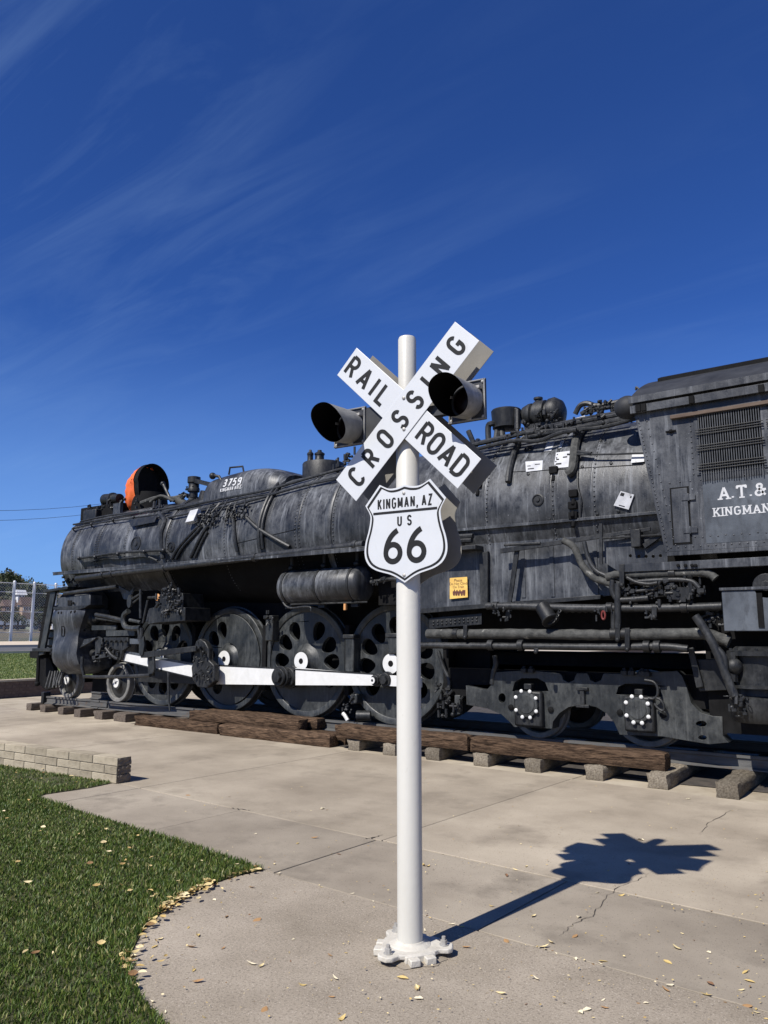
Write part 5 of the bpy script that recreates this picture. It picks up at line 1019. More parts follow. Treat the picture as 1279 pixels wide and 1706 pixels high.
for px in (1063, 1072, 1152, 1268): c = atY(px, 683 - (px - 1050) * .16, 9.37); q = MB(); q.box(c.x - .03, c.x + .03, 9.35, 9.38, c.z - .04, c.z + .05); part(q, 'gutter_clip', 'soot_shade_black', rf)
q = MB(); q.ball(atY(1045, 679, 9.6), .14, 1.2, 1, 1.1, 16, 10); part(q, 'roof_corner', 'roof_black', rf)
q = MB(); q.tube(smooth_path([atY(1066, 650, 10.0), atY(1060, 645, 10.0), atY(1059, 650, 10.0)]), .015, n=5); part(q, 'roof_hook', 'iron', rf)
# window bars
def grille(r, first):
    xa, xb, za, zb = r; q = MB(); par = cs
    nb = 26
    for i in range(nb):
        x = xa + .01 + (xb - xa - .02) * i / (nb - 1)
        o_ = MB().cyl((x, YK - .03, za - .10 + random.uniform(-.01, .01)), (x, YK - .03, zb + .01), .0062, n=6)
        part(o_, 'window_bar', 'pale_bar', cs)
    for z_ in (.05, .075 + .02, .135, .37, .41, .45, .64, .68, .72, .96):
        z2 = za + (zb - za) * z_; o_ = MB(); o_.cyl((xa - .03, YK - .05, z2), (xb + .03, YK - .045, z2), .006, n=6); part(o_, 'cross_bar', 'pipe', cs)
grille(wa, True); grille(wb, False)
for (x0_, x1_) in ((wa[0] - .05, wa[0] - .004), (wa[1] + .004, wb[0] - .004), (wb[1] + .004, wb[1] + .05)): q = MB(); q.box(x0_, x1_, YK - .014, YK - .001, wa[2] - .02, wa[3] + .04); part(q, 'window_frame', 'cab_paint', cs, bevel=.003)
# painted panel with lettering
pa = atY(1170, 803, YK); pb = atY(1170, 906, YK)
q = MB(); q.box(pa.x, XR - .1, YK - .003, YK - .0005, pb.z, pa.z); pp = part(q, 'painted_panel', 'patch_paint', cs, smooth=0)
def cab_word(t, p0, h, wd, gap, sw):
    o0 = atY(*p0, YK - .0035); q = MB(); letters(q, t, lambda p, l: Vector((o0.x + p.x, YK - .0035 - l, o0.z + p.y)), h, wd, gap, sw, True); q.build('lettering', 'lettering', cs, smooth=0, weld=False)
hh = (atY(1215, 809, YK).z - atY(1215, 832, YK).z) * .95
cab_word('A.T.& S.F.', (1198, 833), hh, .95, .13, .16); hh2 = atY(1190, 846, YK).z - atY(1190, 860.5, YK).z
cab_word('KINGMAN', (1189, 861), hh2, .95, .22, .16)
# access door with hinges
d0 = XZ([(1119.5, 815), (1144, 811.5), (1150, 903), (1124, 905)], YK - .012); xa, xb = (d0[0][0] + d0[3][0]) / 2 - .01, (d0[1][0] + d0[2][0]) / 2; za, zb = d0[3][1], d0[0][1]
q = MB(); q.box(xa, xb, YK - .014, YK - .001, za, zb); dr = part(q, 'access_door', 'cab_paint', cs, bevel=.004)
q = MB(); q.box(xa - .018, xb + .018, YK - .006, YK - .0015, za - .018, zb + .018); part(q, 'door_frame', 'soot_shade_black', cs)
for z_ in (.22, .82):
    zz = za + (zb - za) * z_; q = MB(); q.box(xb - .07, xb + .09, YK - .024, YK - .0145, zz - .035, zz + .035); q.cyl((xb + .01, YK - .026, zz - .045), (xb + .01, YK - .026, zz + .045), .012, n=8); part(q, 'hinge', 'cab_paint', dr, bevel=.002)
# rivets
q = MB()
def rv(x, z, Y=YK): q.lathe([(0, .011), (.006, .010), (.010, .004)], (x, Y, z), (0, -1, 0), 6)
n_ = 34
for i in range(n_ + 1):
    t = i / n_; x = xf0 + (xf1 - xf0) * t + .035; z = zc0 + .03 + (zc1 - zc0 - .05) * t; rv(x, z); 
    if i % 2: rv(x + .10, z)
for i in range(40): rv(xf0 + .07 + i * .085, zc0 + .05); rv(xf0 + .1 + i * .085, zc0 + .15 + .01 * (i % 2))
for i in range(26): rv(xf0 + .1 + i * .12, pa.z + .03); rv(xf1 + .2 + i * .12, wa[3] + .12)
for i in range(12): rv(wa[0] - .09, wa[2] + (wa[3] - wa[2]) * i / 11); rv(wa[1] + .045, wa[2] + (wa[3] - wa[2]) * i / 11)
o = part(q, 'rivets', 'cab_paint', cs, weld=False); o['kind'] = 'stuff'
q = MB(); c = atY(1118, 719, YK); q.cyl(c + Vector((-.06, -.02, 0)), c + Vector((.06, -.02, 0)), .012, n=6); q.ball(c + Vector((0, -.02, 0)), .025, n=8, m=6); part(q, 'lifting_eye', 'soot_shade_black', cs)
# deck below the cab
zd0, zd1 = 1.75 + YK * math.tan(rad(4.55)), 1.75 + YK * math.tan(rad(5.15)); xd = atY(1030, 950, YK - .02).x
q = MB(); q.box(xd, XR, YK - .02, YK + .1, zd0, zd1); dk = part(q, 'deck_beam', 'cab_paint', bevel=.004)
for px in (1130, 1142, 1153, 1159): c = atY(px, 942, YK - .02); q = MB(); q.lathe([(0, .02), (.025, .02), (.03, .01)], (c.x, YK - .02, c.z), (0, -1, 0), 6); part(q, 'bolt', 'soot_shade_black', dk)
q = MB(); q.box(xf0 + .02, XR, YK - .02, YK + .03, zc0 - .05, zc0 - .003); part(q, 'cab_sill', 'cab_paint', bevel=.004)
q = MB(); q.box(xd, XR, YK + .5, 2 * YC - YK - .3, zd0 - .5, zc0); part(q, 'cab_underframe', 'soot_shade_black')
# tank, pump and hose at the right
YQ = 9.40
q = MB(); pts = XZ([(1202, 990), (1330, 985), (1330, 1046), (1205, 1049)], YQ); xa = pts[0][0]; q.box(xa, .5, YQ, YQ + .5, 1.75 + YQ * math.tan(rad(.18)), 1.75 + YQ * math.tan(rad(2.95))); tk = part(q, 'side_tank', 'patch_paint', bevel=.008)
q = MB(); q.box(xa - .02, .5, YQ - .02, YQ + .5, 1.75 + YQ * math.tan(rad(2.95)) + .002, 1.75 + YQ * math.tan(rad(3.1)) + .01); part(q, 'tank_lid', 'cab_paint', tk, bevel=.004)
q = MB(); x = atY(1267, 1020, YQ).x; q.box(x - .03, x + .03, YQ - .014, YQ - .001, 1.82, 2.2); part(q, 'tank_strap', 'soot_shade_black', tk)
q = MB(); c = atY(1276, 976, YQ); q.cyl(c, c + Vector((0, .15, 0)), .14, n=20); q.cyl(c - Vector((0, .015, 0)), c, .06, n=12); part(q, 'tank_bracket', 'iron', tk, bevel=.01)
c0 = atY(1262, 1138, YQ + .2); c1 = atY(1262, 1092, YQ + .2); q = MB(); hL = c1.z - c0.z
q.lathe([(-.05, .3), (-.02, .3), (-.018, .22), (hL * .98, .22), (hL, .3), (hL + .05, .3), (hL + .06, .25), (hL + .1, .2)], c0, (0, 0, 1), 28); pu = part(q, 'pump_cylinder', 'iron')
for i in range(14):
    a = 2 * math.pi * i / 14; q = MB(); q.lathe([(0, .018), (.03, .018)], c0 + Vector((math.cos(a) * .26, math.sin(a) * .26, hL + .05)), (0, 0, 1), 6); part(q, 'bolt', 'iron', pu)
c2 = atY(1262, 1195, YQ + .2); q = MB(); q.lathe([(-.05, .24), (0, .28), (.2, .28), (.24, .2), (.5, .16)], c2, (0, 0, 1), 24); part(q, 'pump_foot', 'iron', pu)
q = MB(); q.tube([atY(1205, 1102, YQ + .1), atY(1230, 1100, YQ + .1)], .08, n=10); q.tube([atY(1220, 1086, YQ), atY(1220, 1135, YQ)], .06, n=8); q.ball(atY(1222, 1110, YQ), .1); part(q, 'pump_valve', 'iron', pu)
ypipe([(1158, 1026), (1172, 1046), (1188, 1073), (1203, 1108), (1216, 1142), (1224, 1160)], .05, 9.3, 'pipe', 'brake_hose'); ypipe([(1195, 1080), (1206, 1095), (1210, 1125), (1220, 1148)], .035, 9.3, 'pipe', 'brake_hose')
cluster('hose_coupling', [(1226, 1166), (1232, 1172), (1238, 1180), (1222, 1172)], .09, 18, 'pipe', 21, lambda x, y: atY(x, y, 9.3))
cluster('tank_fittings', [(1185, 1018), (1190, 1030), (1178, 1035), (1195, 1020)], .09, 24, 'iron', 22, lambda x, y: atY(x, y, 9.6))
q = MB(); q.yplate(XZ([(1145, 1080), (1154, 1078), (1172, 1145), (1160, 1147)], 9.75), [], 9.75, .04); q.yplate(XZ([(1150, 1098), (1215, 1098), (1215, 1150), (1165, 1152)], 9.8), [], 9.8, .05); part(q, 'truck_stop_bracket', 'iron', bevel=.01)
q = MB(); q.box(-2.4, 1.3, 9.9, 11.8, .6, 2.05); part(q, 'rear_underframe', 'soot_shade_black')

# tender coupled behind the cab
q = MB(); q.box(1.35, 11.5, 9.5, 12.26, 1.2, 4.35); td = part(q, 'tender_tank', 'cab_paint', bevel=.03)
q = MB(); q.box(1.1, 11.6, 9.6, 12.16, .95, 1.2); part(q, 'tender_frame', 'soot_shade_black', td)
for x in (2.3, 4.0, 5.7, 7.6, 9.3, 11.0):
    for y in (10.1, 11.5):
        q = MB(); q.lathe([(0, .40), (.02, .43), (.1, .43), (.12, .46), (.14, .46)], (x, y, ZR + .43), (0, 1, 0), 28); part(q, 'tender_wheel', 'iron')
# ---- driving wheels
DX = [-12.905, -10.996, -9.071, -7.175]; DR = .955; DZ = ZR + DR; YD = 10.16
def rot(pts, a): return [(x * math.cos(a) - y * math.sin(a), x * math.sin(a) + y * math.cos(a)) for x, y in pts]
def spoke_hole(ang, r0=.40, r1=.74, w0=.085, w1=.15):
    pts = []
    for k in range(20):
        a = 2 * math.pi * k / 20; t = (1 + math.cos(a)) / 2; r = r0 + (r1 - r0) * t; pts.append((r, (w0 + (w1 - w0) * t) * math.sin(a) * 1.05))
    return rot(pts, ang)
def driver(x, holes, cw, near=True):
    Y = YD if near else 2 * YC - YD; s = 1 if near else -1; ex = Vector((1, 0, 0)); ez = Vector((0, 0, 1)); en = Vector((0, s, 0)); c = Vector((x, Y, DZ))
    q = MB(); q.ring([(.01, .845), (0, .86), (0, DR - .012), (.012, DR), (.105, DR + .006), (.11, DR + .028), (.135, DR + .03), (.14, .86)], c, en, 72); t = part(q, 'driving_wheel', 'wheel_iron')
    q = MB(); q.plate(circ(0, 0, .858, 64), [spoke_hole(a) for a in holes], c + en * .03, ex, ez, en, .09); w_ = part(q, 'wheel_centre', 'wheel_iron', t, bevel=.012)
    q = MB(); q.lathe([(-.10, .001), (-.10, .16), (-.06, .17), (-.02, .22), (.03, .30), (.05, .33)], c, en, 36); part(q, 'hub', 'wheel_iron', t)
    q = MB(); q.lathe([(-.105, .001), (-.1055, .045)], c, en, 20); part(q, 'axle_end', 'soot_shade_black', t)
    q = MB(); q.ring([(-.108, .05), (-.108, .155), (-.102, .155), (-.102, .05)], c, en, 32); part(q, 'hub_ring', 'rod_white', t)
    if cw:
        a0, a1 = cw; pts = [(.84 * math.cos(a0 + (a1 - a0) * i / 24), .84 * math.sin(a0 + (a1 - a0) * i / 24)) for i in range(25)] + [(.30 * math.cos(a1 + (a0 - a1) * i / 8), .30 * math.sin(a1 + (a0 - a1) * i / 8)) for i in range(9)]
        q = MB(); q.plate(pts, [], c - en * .02, ex, ez, en, .05); part(q, 'counterweight', 'wheel_iron', t, bevel=.015)
    return t
H2 = [rad(a) for a in (105, 140, 175, 210, 245)]
driver(DX[0], [rad(a) for a in (20, 55, 90, 125, 160, 200, 235, 270, 305, 340)], None)
driver(DX[1], [rad(a) for a in (112, 140, 172, 205, 240)], (rad(-75), rad(88)))
driver(DX[2], [rad(a) for a in (28, 62, 118, 148, 180, 212, 330, 0)], None)
driver(DX[3], [rad(a) for a in (20, 55, 90, 125, 155, 185, 220, 320, 350)], None)
for x in DX: driver(x, [rad(a) for a in range(0, 360, 45)], None, False)
for x in DX:
    q = MB(); q.cyl((x, 10.2, DZ), (x, 11.55, DZ), .12, n=16); part(q, 'axle', 'soot_shade_black')
# ---- rods
YS = 9.93
def rod(pts, Y, th, name='side_rod', m='rod_white', bev=.008):
    q = MB(); q.yplate(XZ(pts, Y), [], Y, th); return part(q, name, m, bevel=bev)
r1_ = rod([(357, 1108.5), (452, 1113.5), (470, 1114), (470, 1141), (452, 1141), (357, 1140)], YS, .07); r2_ = rod([(492, 1113), (495, 1113), (617, 1123.5), (628, 1124), (628, 1142), (617, 1142), (495, 1141.5), (492, 1141.5)], YS, .07)
rod([(357, 1107), (470, 1112.5), (628, 1122.5), (628, 1124.6), (470, 1115), (357, 1109.6)], YS - .004, .01, 'rod_edge', 'iron', 0)
r3_ = rod([(628, 1124), (700, 1128), (700, 1146), (628, 1142)], YS + .03, .06)
r4_ = rod([(230, 1103), (335, 1107), (335, 1140), (230, 1136)], YS + .03, .06, 'side_rod', 'iron')
rod([(200, 1086), (322, 1108), (330, 1109), (328, 1131), (318, 1128), (205, 1101), (200, 1100)], YS - .16, .07, 'main_rod')
rod([(200, 1083), (322, 1105), (322, 1109), (200, 1087)], YS - .164, .02, 'rod_edge', 'patch_paint', 0); rod([(205, 1100.5), (318, 1127.5), (318, 1129.5), (205, 1102.5)], YS - .164, .02, 'rod_edge', 'iron', 0)
def crank(px, py, r, Y, depth, name, ring=False, n=6, m='iron'):
    c = atY(px, py, Y); q = MB(); q.lathe([(0, .05), (0, r * .78), (.03, r * .85), (.035, r * .62), (.05, r * .62), (.055, r), (.10, r), (.11, r * .9), (depth, r * .9)], c, (0, 1, 0), 24 if n != 6 else 24); o_ = part(q, name, m, bevel=.004)
    q = MB(); q.lathe([(-.05, .03), (-.048, r * .5), (.0, r * .55)], c, (0, 1, 0), 6); part(q, 'crank_nut', m, o_)
    if ring: q = MB(); q.ring([(-.053, .022), (-.054, .05), (-.05, .052), (-.05, .022)], c, (0, 1, 0), 16); part(q, 'oil_ring', 'rod_white', o_)
    return o_
crank(462, 1128, .185, YS - .16, .32, 'crank_pin'); crank(478, 1128, .20, YS - .03, .2, 'rod_bushing'); crank(623, 1133.5, .10, YS - .07, .16, 'crank_pin', True); crank(640, 1133, .13, YS, .1, 'rod_bushing')
# main crank, eccentric crank and rod
q = MB(); q.yplate(XZ([(326, 1068), (333, 1064), (341, 1069), (347, 1080), (347, 1100), (356, 1108), (357, 1135), (345, 1146), (328, 1144), (320, 1132), (318, 1112), (324, 1098), (322, 1080)], YS - .26), [], YS - .26, .12); part(q, 'eccentric_crank', 'iron', bevel=.02)
cluster('crank_fittings', [(330, 1100), (335, 1120), (345, 1130), (326, 1128), (340, 1090), (334, 1076), (350, 1115)], .075, 34, 'iron', 31, lambda x, y: atY(x, y, YS - .3))
crank(346, 1125, .2, YS - .12, .2, 'rod_bushing')
rod([(233, 1089), (240, 1086), (325, 1076), (326, 1085), (242, 1096), (234, 1096)], YS - .36, .05, 'eccentric_rod', 'iron', .008)
# ---- valve gear, link, guides
q = MB(); c = atY(222, 1035, YS - .3); vs = []
P_ = [(214, 1018), (207, 1024), (205, 1034), (209, 1044), (220, 1047), (234, 1046)]; q.tube(smooth_path([atY(x, y, YS - .32) for x, y in P_], 5), .055, n=8); q.tube(smooth_path([atY(x, y, YS - .32) for x, y in [(216, 1033), (226, 1035), (234, 1037)]], 4), .035, n=8); part(q, 'expansion_link', 'wheel_iron')
q = MB(); q.tube([atY(160, 1024, YS - .3), atY(182, 1028, YS - .3), atY(206, 1034, YS - .3)], .045, n=10); q.tube([atY(160, 1030, YS - .28), atY(206, 1036, YS - .28)], .03, n=8); part(q, 'valve_stem', 'pipe')
c = atY(217, 1002, YS - .3); q = MB(); q.lathe([(-.02, .001), (-.02, .12), (.03, .13)], c, (-.3, -1, 0), 18); part(q, 'reverse_arm_disc', 'pipe')
for pth, r in (([(220, 998), (236, 988)], .025), ([(222, 1004), (232, 996)], .02), ([(234, 982), (234, 1030)], .03), ([(246, 1000), (238, 1038)], .025), ([(247, 996), (262, 995)], .03), ([(236, 1046), (234, 1088)], .04), ([(232, 1068), (230, 1046)], .025)):
    q = MB(); q.tube([atY(x, y, YS - .34) for x, y in pth], r, n=8); part(q, 'valve_gear_rod', 'pipe')
rod([(247, 1016), (262, 1012), (262, 1036), (242, 1036)], YS - .25, .06, 'link_bracket', 'cab_paint'); rod([(176, 1050), (224, 1050), (224, 1059), (176, 1060)], YS - .2, .06, 'guide_bar', 'wheel_iron'); rod([(152, 1042), (193, 1042), (193, 1049), (152, 1050)], YS - .2, .05, 'guide_bar', 'wheel_iron'); rod([(214, 1064), (234, 1064), (234, 1073), (214, 1073)], YS - .2, .06, 'guide_bar', 'patch_paint')
rod([(172, 1062), (213, 1062), (213, 1078), (204, 1084), (200, 1100), (194, 1100), (192, 1082), (180, 1082)], YS - .24, .08, 'crosshead', 'iron')
for i in range(5):
    c = atY(178 + i * 8, 1068, YS - .27); q = MB(); q.lathe([(0, .03), (.03, .03), (.05, .02)], c, (0, -1, 0), 8); part(q, 'crosshead_bolt', 'pipe')
rod([(232, 1070), (238, 1060), (240, 1074), (237, 1092), (232, 1092), (231, 1080)], YS - .38, .05, 'combination_lever', 'wheel_iron', .006); rod([(246, 1095), (254, 1095), (254, 1126), (246, 1126)], YS - .3, .06, 'guide_hanger', 'iron')
cluster('crosshead_fittings', [(180, 1085), (187, 1090), (175, 1078), (165, 1095), (195, 1090)], .09, 26, 'pipe', 32, lambda x, y: atY(x, y, YS - .25)); rod([(158, 1065), (163, 1060), (170, 1064), (164, 1096), (158, 1098)], YS - .25, .04, 'drop_link', 'pipe'); rod([(152, 1093), (185, 1088), (187, 1093), (154, 1099)], YS - .25, .05, 'union_link', 'pipe')
rod([(140, 1065), (160, 1062), (150, 1070), (132, 1080)], YS - .3, .05, 'guide_lug', 'jacket')
# lubricator and reverse gear block
cluster('lubricator', [(275, 988), (285, 985), (295, 990), (280, 1000), (290, 1005), (300, 1000), (285, 1015), (275, 1020), (298, 1015), (268, 1002)], .10, 90, 'pipe', 33, lambda x, y: atY(x, y, YS - .5))
rod([(248, 1014), (263, 1010), (308, 1012), (308, 1034), (262, 1037), (246, 1040)], YS - .5, .62, 'lubricator_stand', 'iron'); rod([(266, 990), (304, 988), (306, 1012), (264, 1012)], YS - .34, .5, 'mechanical_lubricator', 'iron'); c = atY(264, 995, YS - .32); q = MB(); q.lathe([(0, .06), (.03, .07), (.05, .02)], c, (0, -1, 0), 12); part(q, 'copper_cap', 'brass')
rod([(196, 975), (215, 985), (222, 980), (214, 1000), (205, 998)], YS - .1, .05, 'steam_pipe_bracket', 'cab_paint'); rod([(277, 1012), (285, 1012), (285, 1034), (277, 1034)], YS - .3, .05, 'lubricator_drive', 'pipe')
# ---- cylinder block
rows = [(1015, 88, 138, 9.56), (1021, 84, 137, 9.53), (1030, 82, 134, 9.53), (1040, 83, 131, 9.56), (1050, 85, 128, 9.6), (1061, 85, 125.5, 9.58), (1070, 84, 125, 9.54), (1079, 82, 124, 9.51), (1088, 81, 122.5, 9.5), (1097, 82, 124, 9.51), (1105, 84, 127, 9.54), (1112, 90, 131, 9.61), (1117, 96, 133, 9.69), (1121, 103, 134, 9.8), (1123, 108, 134, 9.95)]
q = MB(); vs = []; k = 9; YBk = 10.5
for (y, xl, xr, Yv) in rows:
    a_ = atY(xl, y, Yv); c_ = atY(xr, y, Yv); zz = atY((xl + xr) / 2, y, Yv).z
    vs.append((a_.x + .02, YBk, zz))
    for i in range(k): t = i / (k - 1); e = (abs(2 * t - 1)) ** 6 * .06; vs.append((a_.x + (c_.x - a_.x) * t, Yv + e, zz))
    vs.append((c_.x - .02, YBk, zz))
W_ = k + 2; q.add(vs, [(i * W_ + j, i * W_ + j + 1, (i + 1) * W_ + j + 1, (i + 1) * W_ + j) for i in range(len(rows) - 1) for j in range(W_ - 1)] + [tuple(range(W_))]); cyb = part(q, 'cylinder_casing', 'cab_paint', smooth=50)
q = MB(); q.yplate(XZ([(102.5, 1043), (107.5, 1043), (107.5, 1060), (102.5, 1060)], 9.58), [XZ([(103, 1044), (107, 1044), (107, 1059), (103, 1059)], 9.58)], 9.57, .02); part(q, 'inspection_cover', 'soot_shade_black', cyb)
q = MB(); a_ = atY(96, 1003, 9.7); c_ = atY(146, 1001, 9.7); q.lathe([(0, .1), (.02, .26), (.06, .29), ((c_ - a_).length - .06, .29), ((c_ - a_).length, .27)], Vector((a_.x, 9.95, a_.z - .05)), (1, 0, 0), 28); vc = part(q, 'valve_chest', 'cab_paint', bevel=.01)
rod([(95, 996), (150, 990), (150, 1008), (143, 1011), (95, 1013)], 9.58, .3, 'valve_chest_casing', 'cab_paint', .02); rod([(88, 1011), (148, 1008), (140, 1013), (130, 1016), (88, 1016)], 9.55, .4, 'valve_chest_rim', 'iron', .008); rod([(112, 1000), (118, 1000), (118, 1009), (112, 1009)], 9.56, .03, 'valve_cock', 'soot_shade_black')
for px, py in ((98, 1021), (103, 1021), (119, 1020), (125, 1019), (86, 1083), (85, 1089), (122, 1005), (108, 1082)): c = atY(px, py, 9.545); q = MB(); q.lathe([(-.01, .03), (.02, .028), (.025, .01)], c, (0, -1, 0), 8); part(q, 'casing_bolt', 'soot_shade_black', cyb)
c = atY(145, 1031, 9.85); q = MB(); q.lathe([(-.06, .30), (0, .31), (.02, .30), (.03, .22), (.10, .20), (.12, .15), (.22, .13), (.24, .16), (.30, .15), (.32, .09), (.42, .07)], c, (1, 0, 0), 32); vh_ = part(q, 'valve_head', 'wheel_iron', bevel=.006)
for i in range(10):
    a = 2 * math.pi * i / 10; p = c + Vector((.02, math.cos(a) * .26, math.sin(a) * .26)); q = MB(); q.cyl(p, p + Vector((.04, 0, 0)), .02, n=6); part(q, 'bolt', 'iron', vh_)
c = atY(128, 1088, 9.95); q = MB(); q.lathe([(-.1, .42), (0, .43), (.02, .40), (.06, .3), (.1, .14), (.3, .1), (1.4, .045)], c, (1, 0, 0), 32); part(q, 'cylinder_head', 'iron', bevel=.006)
# drain bar and step irons
q = MB(); q.tube([atY(x, y, 9.55) for x, y in [(137, 1094), (136, 1110), (140, 1127), (165, 1128), (210, 1127), (250, 1125)]], .035, n=8); part(q, 'step_bar', 'pipe')
ypipe([(250, 1125), (256, 1118), (256, 1094)], .03, 9.6); ypipe([(280, 1120), (281, 1165), (283, 1184)], .02, 9.55); ypipe([(176, 1080), (186, 1092), (196, 1098)], .03, 9.6)
q = MB(); q.box(-15.4, -13.2, 10.25, 10.35, .5, .95); part(q, 'truck_frame', 'soot_shade_black')
# ---- small wheels
def wheel(x, r, Y, name, white, par=None):
    c = Vector((x, Y, ZR + r)); q = MB(); q.ring([(0, r - .08), (-.012, r - .07), (-.012, r - .012), (0, r), (.1, r + .006), (.105, r + .026), (.13, r + .026), (.135, r - .08)], c, (0, 1, 0), 48); t = part(q, name, 'tread', par)
    q = MB(); q.lathe([(.06, r - .078), (.03, r * .5), (0, r * .38), (-.05, r * .34), (-.055, .001)], c, (0, 1, 0), 36); part(q, 'wheel_disc', 'iron', t)
    if white: q = MB(); q.ring([(-.058, .03), (-.06, r * .24), (-.05, r * .25), (-.05, .03)], c, (0, 1, 0), 24); part(q, 'hub_ring', 'rod_white', t)
for x in (-16.13, -14.3): wheel(x, .40, 10.13, 'leading_wheel', True); wheel(x, .40, 11.5, 'leading_wheel', False)
for x in (-16.13, -14.3): q = MB(); q.cyl((x, 10.2, ZR + .4), (x, 11.5, ZR + .4), .08, n=12); part(q, 'axle', 'soot_shade_black')
# ---- pilot (front end)
YPL = 9.6
xp = atY(66, 1090, YPL).x
rod([(64, 1092), (72, 1090), (92, 985), (84, 985)], YPL, .05, 'ladder_rail', 'wheel_iron', .006); rod([(60, 1091), (66, 1091), (84, 983), (78, 985)], YPL + .4, .05, 'ladder_rail', 'soot_shade_black', .006)
rod([(72, 983), (112, 977), (112, 981), (74, 987)], YPL - .05, .6, 'pilot_top_step', 'iron', .006); rod([(53, 1080), (100, 1080), (100, 1086), (53, 1085)], YPL - .05, .5, 'pilot_step', 'iron', .006)
rod([(49, 1085), (66, 1085), (66, 1097), (49, 1096)], YPL + .1, 1.8, 'buffer_beam', 'soot_shade_black', .01); rod([(63, 1096), (82, 1096), (92, 1120), (90, 1146), (75, 1150), (63, 1138)], YPL + .5, .1, 'pilot_plate', 'soot_shade_black', .01)
for i in range(6): rod([(66 + i * .2, 1076 - i * 13), (92, 1074 - i * 13), (92, 1076 - i * 13), (66 + i * .2, 1078 - i * 13)], YPL + .08, .3, 'ladder_rung', 'soot_shade_black', 0)
for i in range(5): q = MB(); q.tube([atY(84 + i * 4.2, 1118, YPL + .35), atY(76 + i * 6, 1146, YPL + .2)], .025, n=6); part(q, 'pilot_bar', 'pipe')
for i in range(3): q = MB(); q.tube([atY(96 + i * 4, 1120, YPL + .2), atY(90 + i * 4, 1142, YPL + .1)], .018, n=6); part(q, 'drain_tube', 'pipe')
q = MB(); q.tube([atY(64, 1095, YPL + .1), atY(62, 1138, YPL + .1)], .04, n=8); q.ball(atY(62, 1139, YPL + .1), .06); part(q, 'air_hose', 'soot_shade_black')
rod([(73, 1050), (90, 1052), (92, 1085), (74, 1085)], YPL + .3, .4, 'front_deck_box', 'cab_paint', .01); cluster('front_fittings', [(110, 965), (115, 972), (108, 978), (120, 975), (130, 970), (98, 985)], .1, 26, 'iron', 41, lambda x, y: atY(x, y, 9.7))
q = MB(); q.box(atY(100, 980, 10).x, -13.2, 10.2, 11.5, 2.0, 2.7); part(q, 'smokebox_saddle', 'soot_shade_black')
# ---- air reservoir
YA = 9.75; a_ = atY(478, 980, YA); c_ = atY(607, 972, YA); rz = (a_.z + c_.z) / 2; L_ = c_.x - a_.x
q = MB(); q.lathe([(-.06, .001), (-.05, .12), (-.03, .2), (0, .26), (.04, .29), (L_ - .04, .29), (L_, .26), (L_ + .03, .2), (L_ + .05, .001)], (a_.x, YA, rz), (1, 0, 0), 40); tank = part(q, 'air_reservoir', 'jacket')
for px in (487, 541, 596):
    x = atY(px, 976, YA).x; q = MB(); q.ring([(-.022, .285), (-.022, .303), (.022, .303), (.022, .285)], (x, YA, rz), (1, 0, 0), 40); part(q, 'reservoir_strap', 'iron', tank)
    q = MB(); q.cyl((x, YA - .02, rz + .28), (x, YA - .02, zrb), .03, n=8); q.ball((x, YA - .04, rz + .33), .05); part(q, 'strap_bolt', 'iron', tank); q = MB(); q.obox((x, YA - .06, rz - .33), (.07, 0, 0), (0, .03, 0), (0, 0, .03)); part(q, 'strap_lug', 'iron', tank)
ypipe([(470, 975), (469, 992), (473, 1006), (484, 1013), (505, 1011), (517, 1012), (518, 1018)], .018, 9.6); ypipe([(618, 970), (650, 965), (668, 966)], .035, 9.75); cluster('reservoir_valve', [(622, 969), (630, 968), (640, 967)], .06, 14, 'iron', 42, lambda x, y: atY(x, y, 9.7))
q = MB(); q.tube([atY(484, 1007, 9.62), atY(612, 1003, 9.62)], .014, n=6); part(q, 'drain_rod', 'pipe'); c = atY(575, 1011, 9.6); q = MB(); q.box(c.x - .02, c.x + .02, c.y - .02, c.y + .02, c.z - .05, c.z + .05); part(q, 'drain_tap', 'brass')
# brake gear between drivers
for (px, y0, y1) in ((449, 1030, 1068), (583, 1062, 1120), (655, 1060, 1090)):
    a_, c_ = atY(px, y1, 10.05), atY(px, y0, 10.05); q = MB(); q.box(a_.x - .09, a_.x + .09, 10.02, 10.2, a_.z, c_.z); part(q, 'brake_hanger', 'wheel_iron', bevel=.02)
    q = MB(); q.box(a_.x - .13, a_.x + .1, 10.0, 10.18, c_.z - .02, c_.z + .05); part(q, 'spring_saddle', 'iron', bevel=.015)
cluster('spring_rigging', [(450, 1025), (456, 1030), (446, 1035), (585, 1165), (580, 1180), (575, 1175)], .07, 24, 'pipe', 43, lambda x, y: atY(x, y, 10.0))
q = MB(); c = atY(594, 1192, 9.95); q.cyl(c, c + Vector((.2, .1, 0)), .08, n=12); part(q, 'brake_cylinder', 'pipe'); q = MB(); q.tube(smooth_path([atY(571, 1188, 9.9), atY(575, 1193, 9.9), atY(579, 1200, 9.9)]), .03, n=6); part(q, 'white_bracket', 'rod_white')
rod([(583, 1156), (594, 1156), (594, 1172), (583, 1174)], 10.0, .15, 'brake_shoe', 'wheel_iron', .02)
for x in (-11.95, -10.03, -8.12, -6.2): q = MB(); q.box(x - .05, x + .05, 10.12, 10.3, .75, 1.9); part(q, 'pedestal', 'soot_shade_black', bevel=.01)
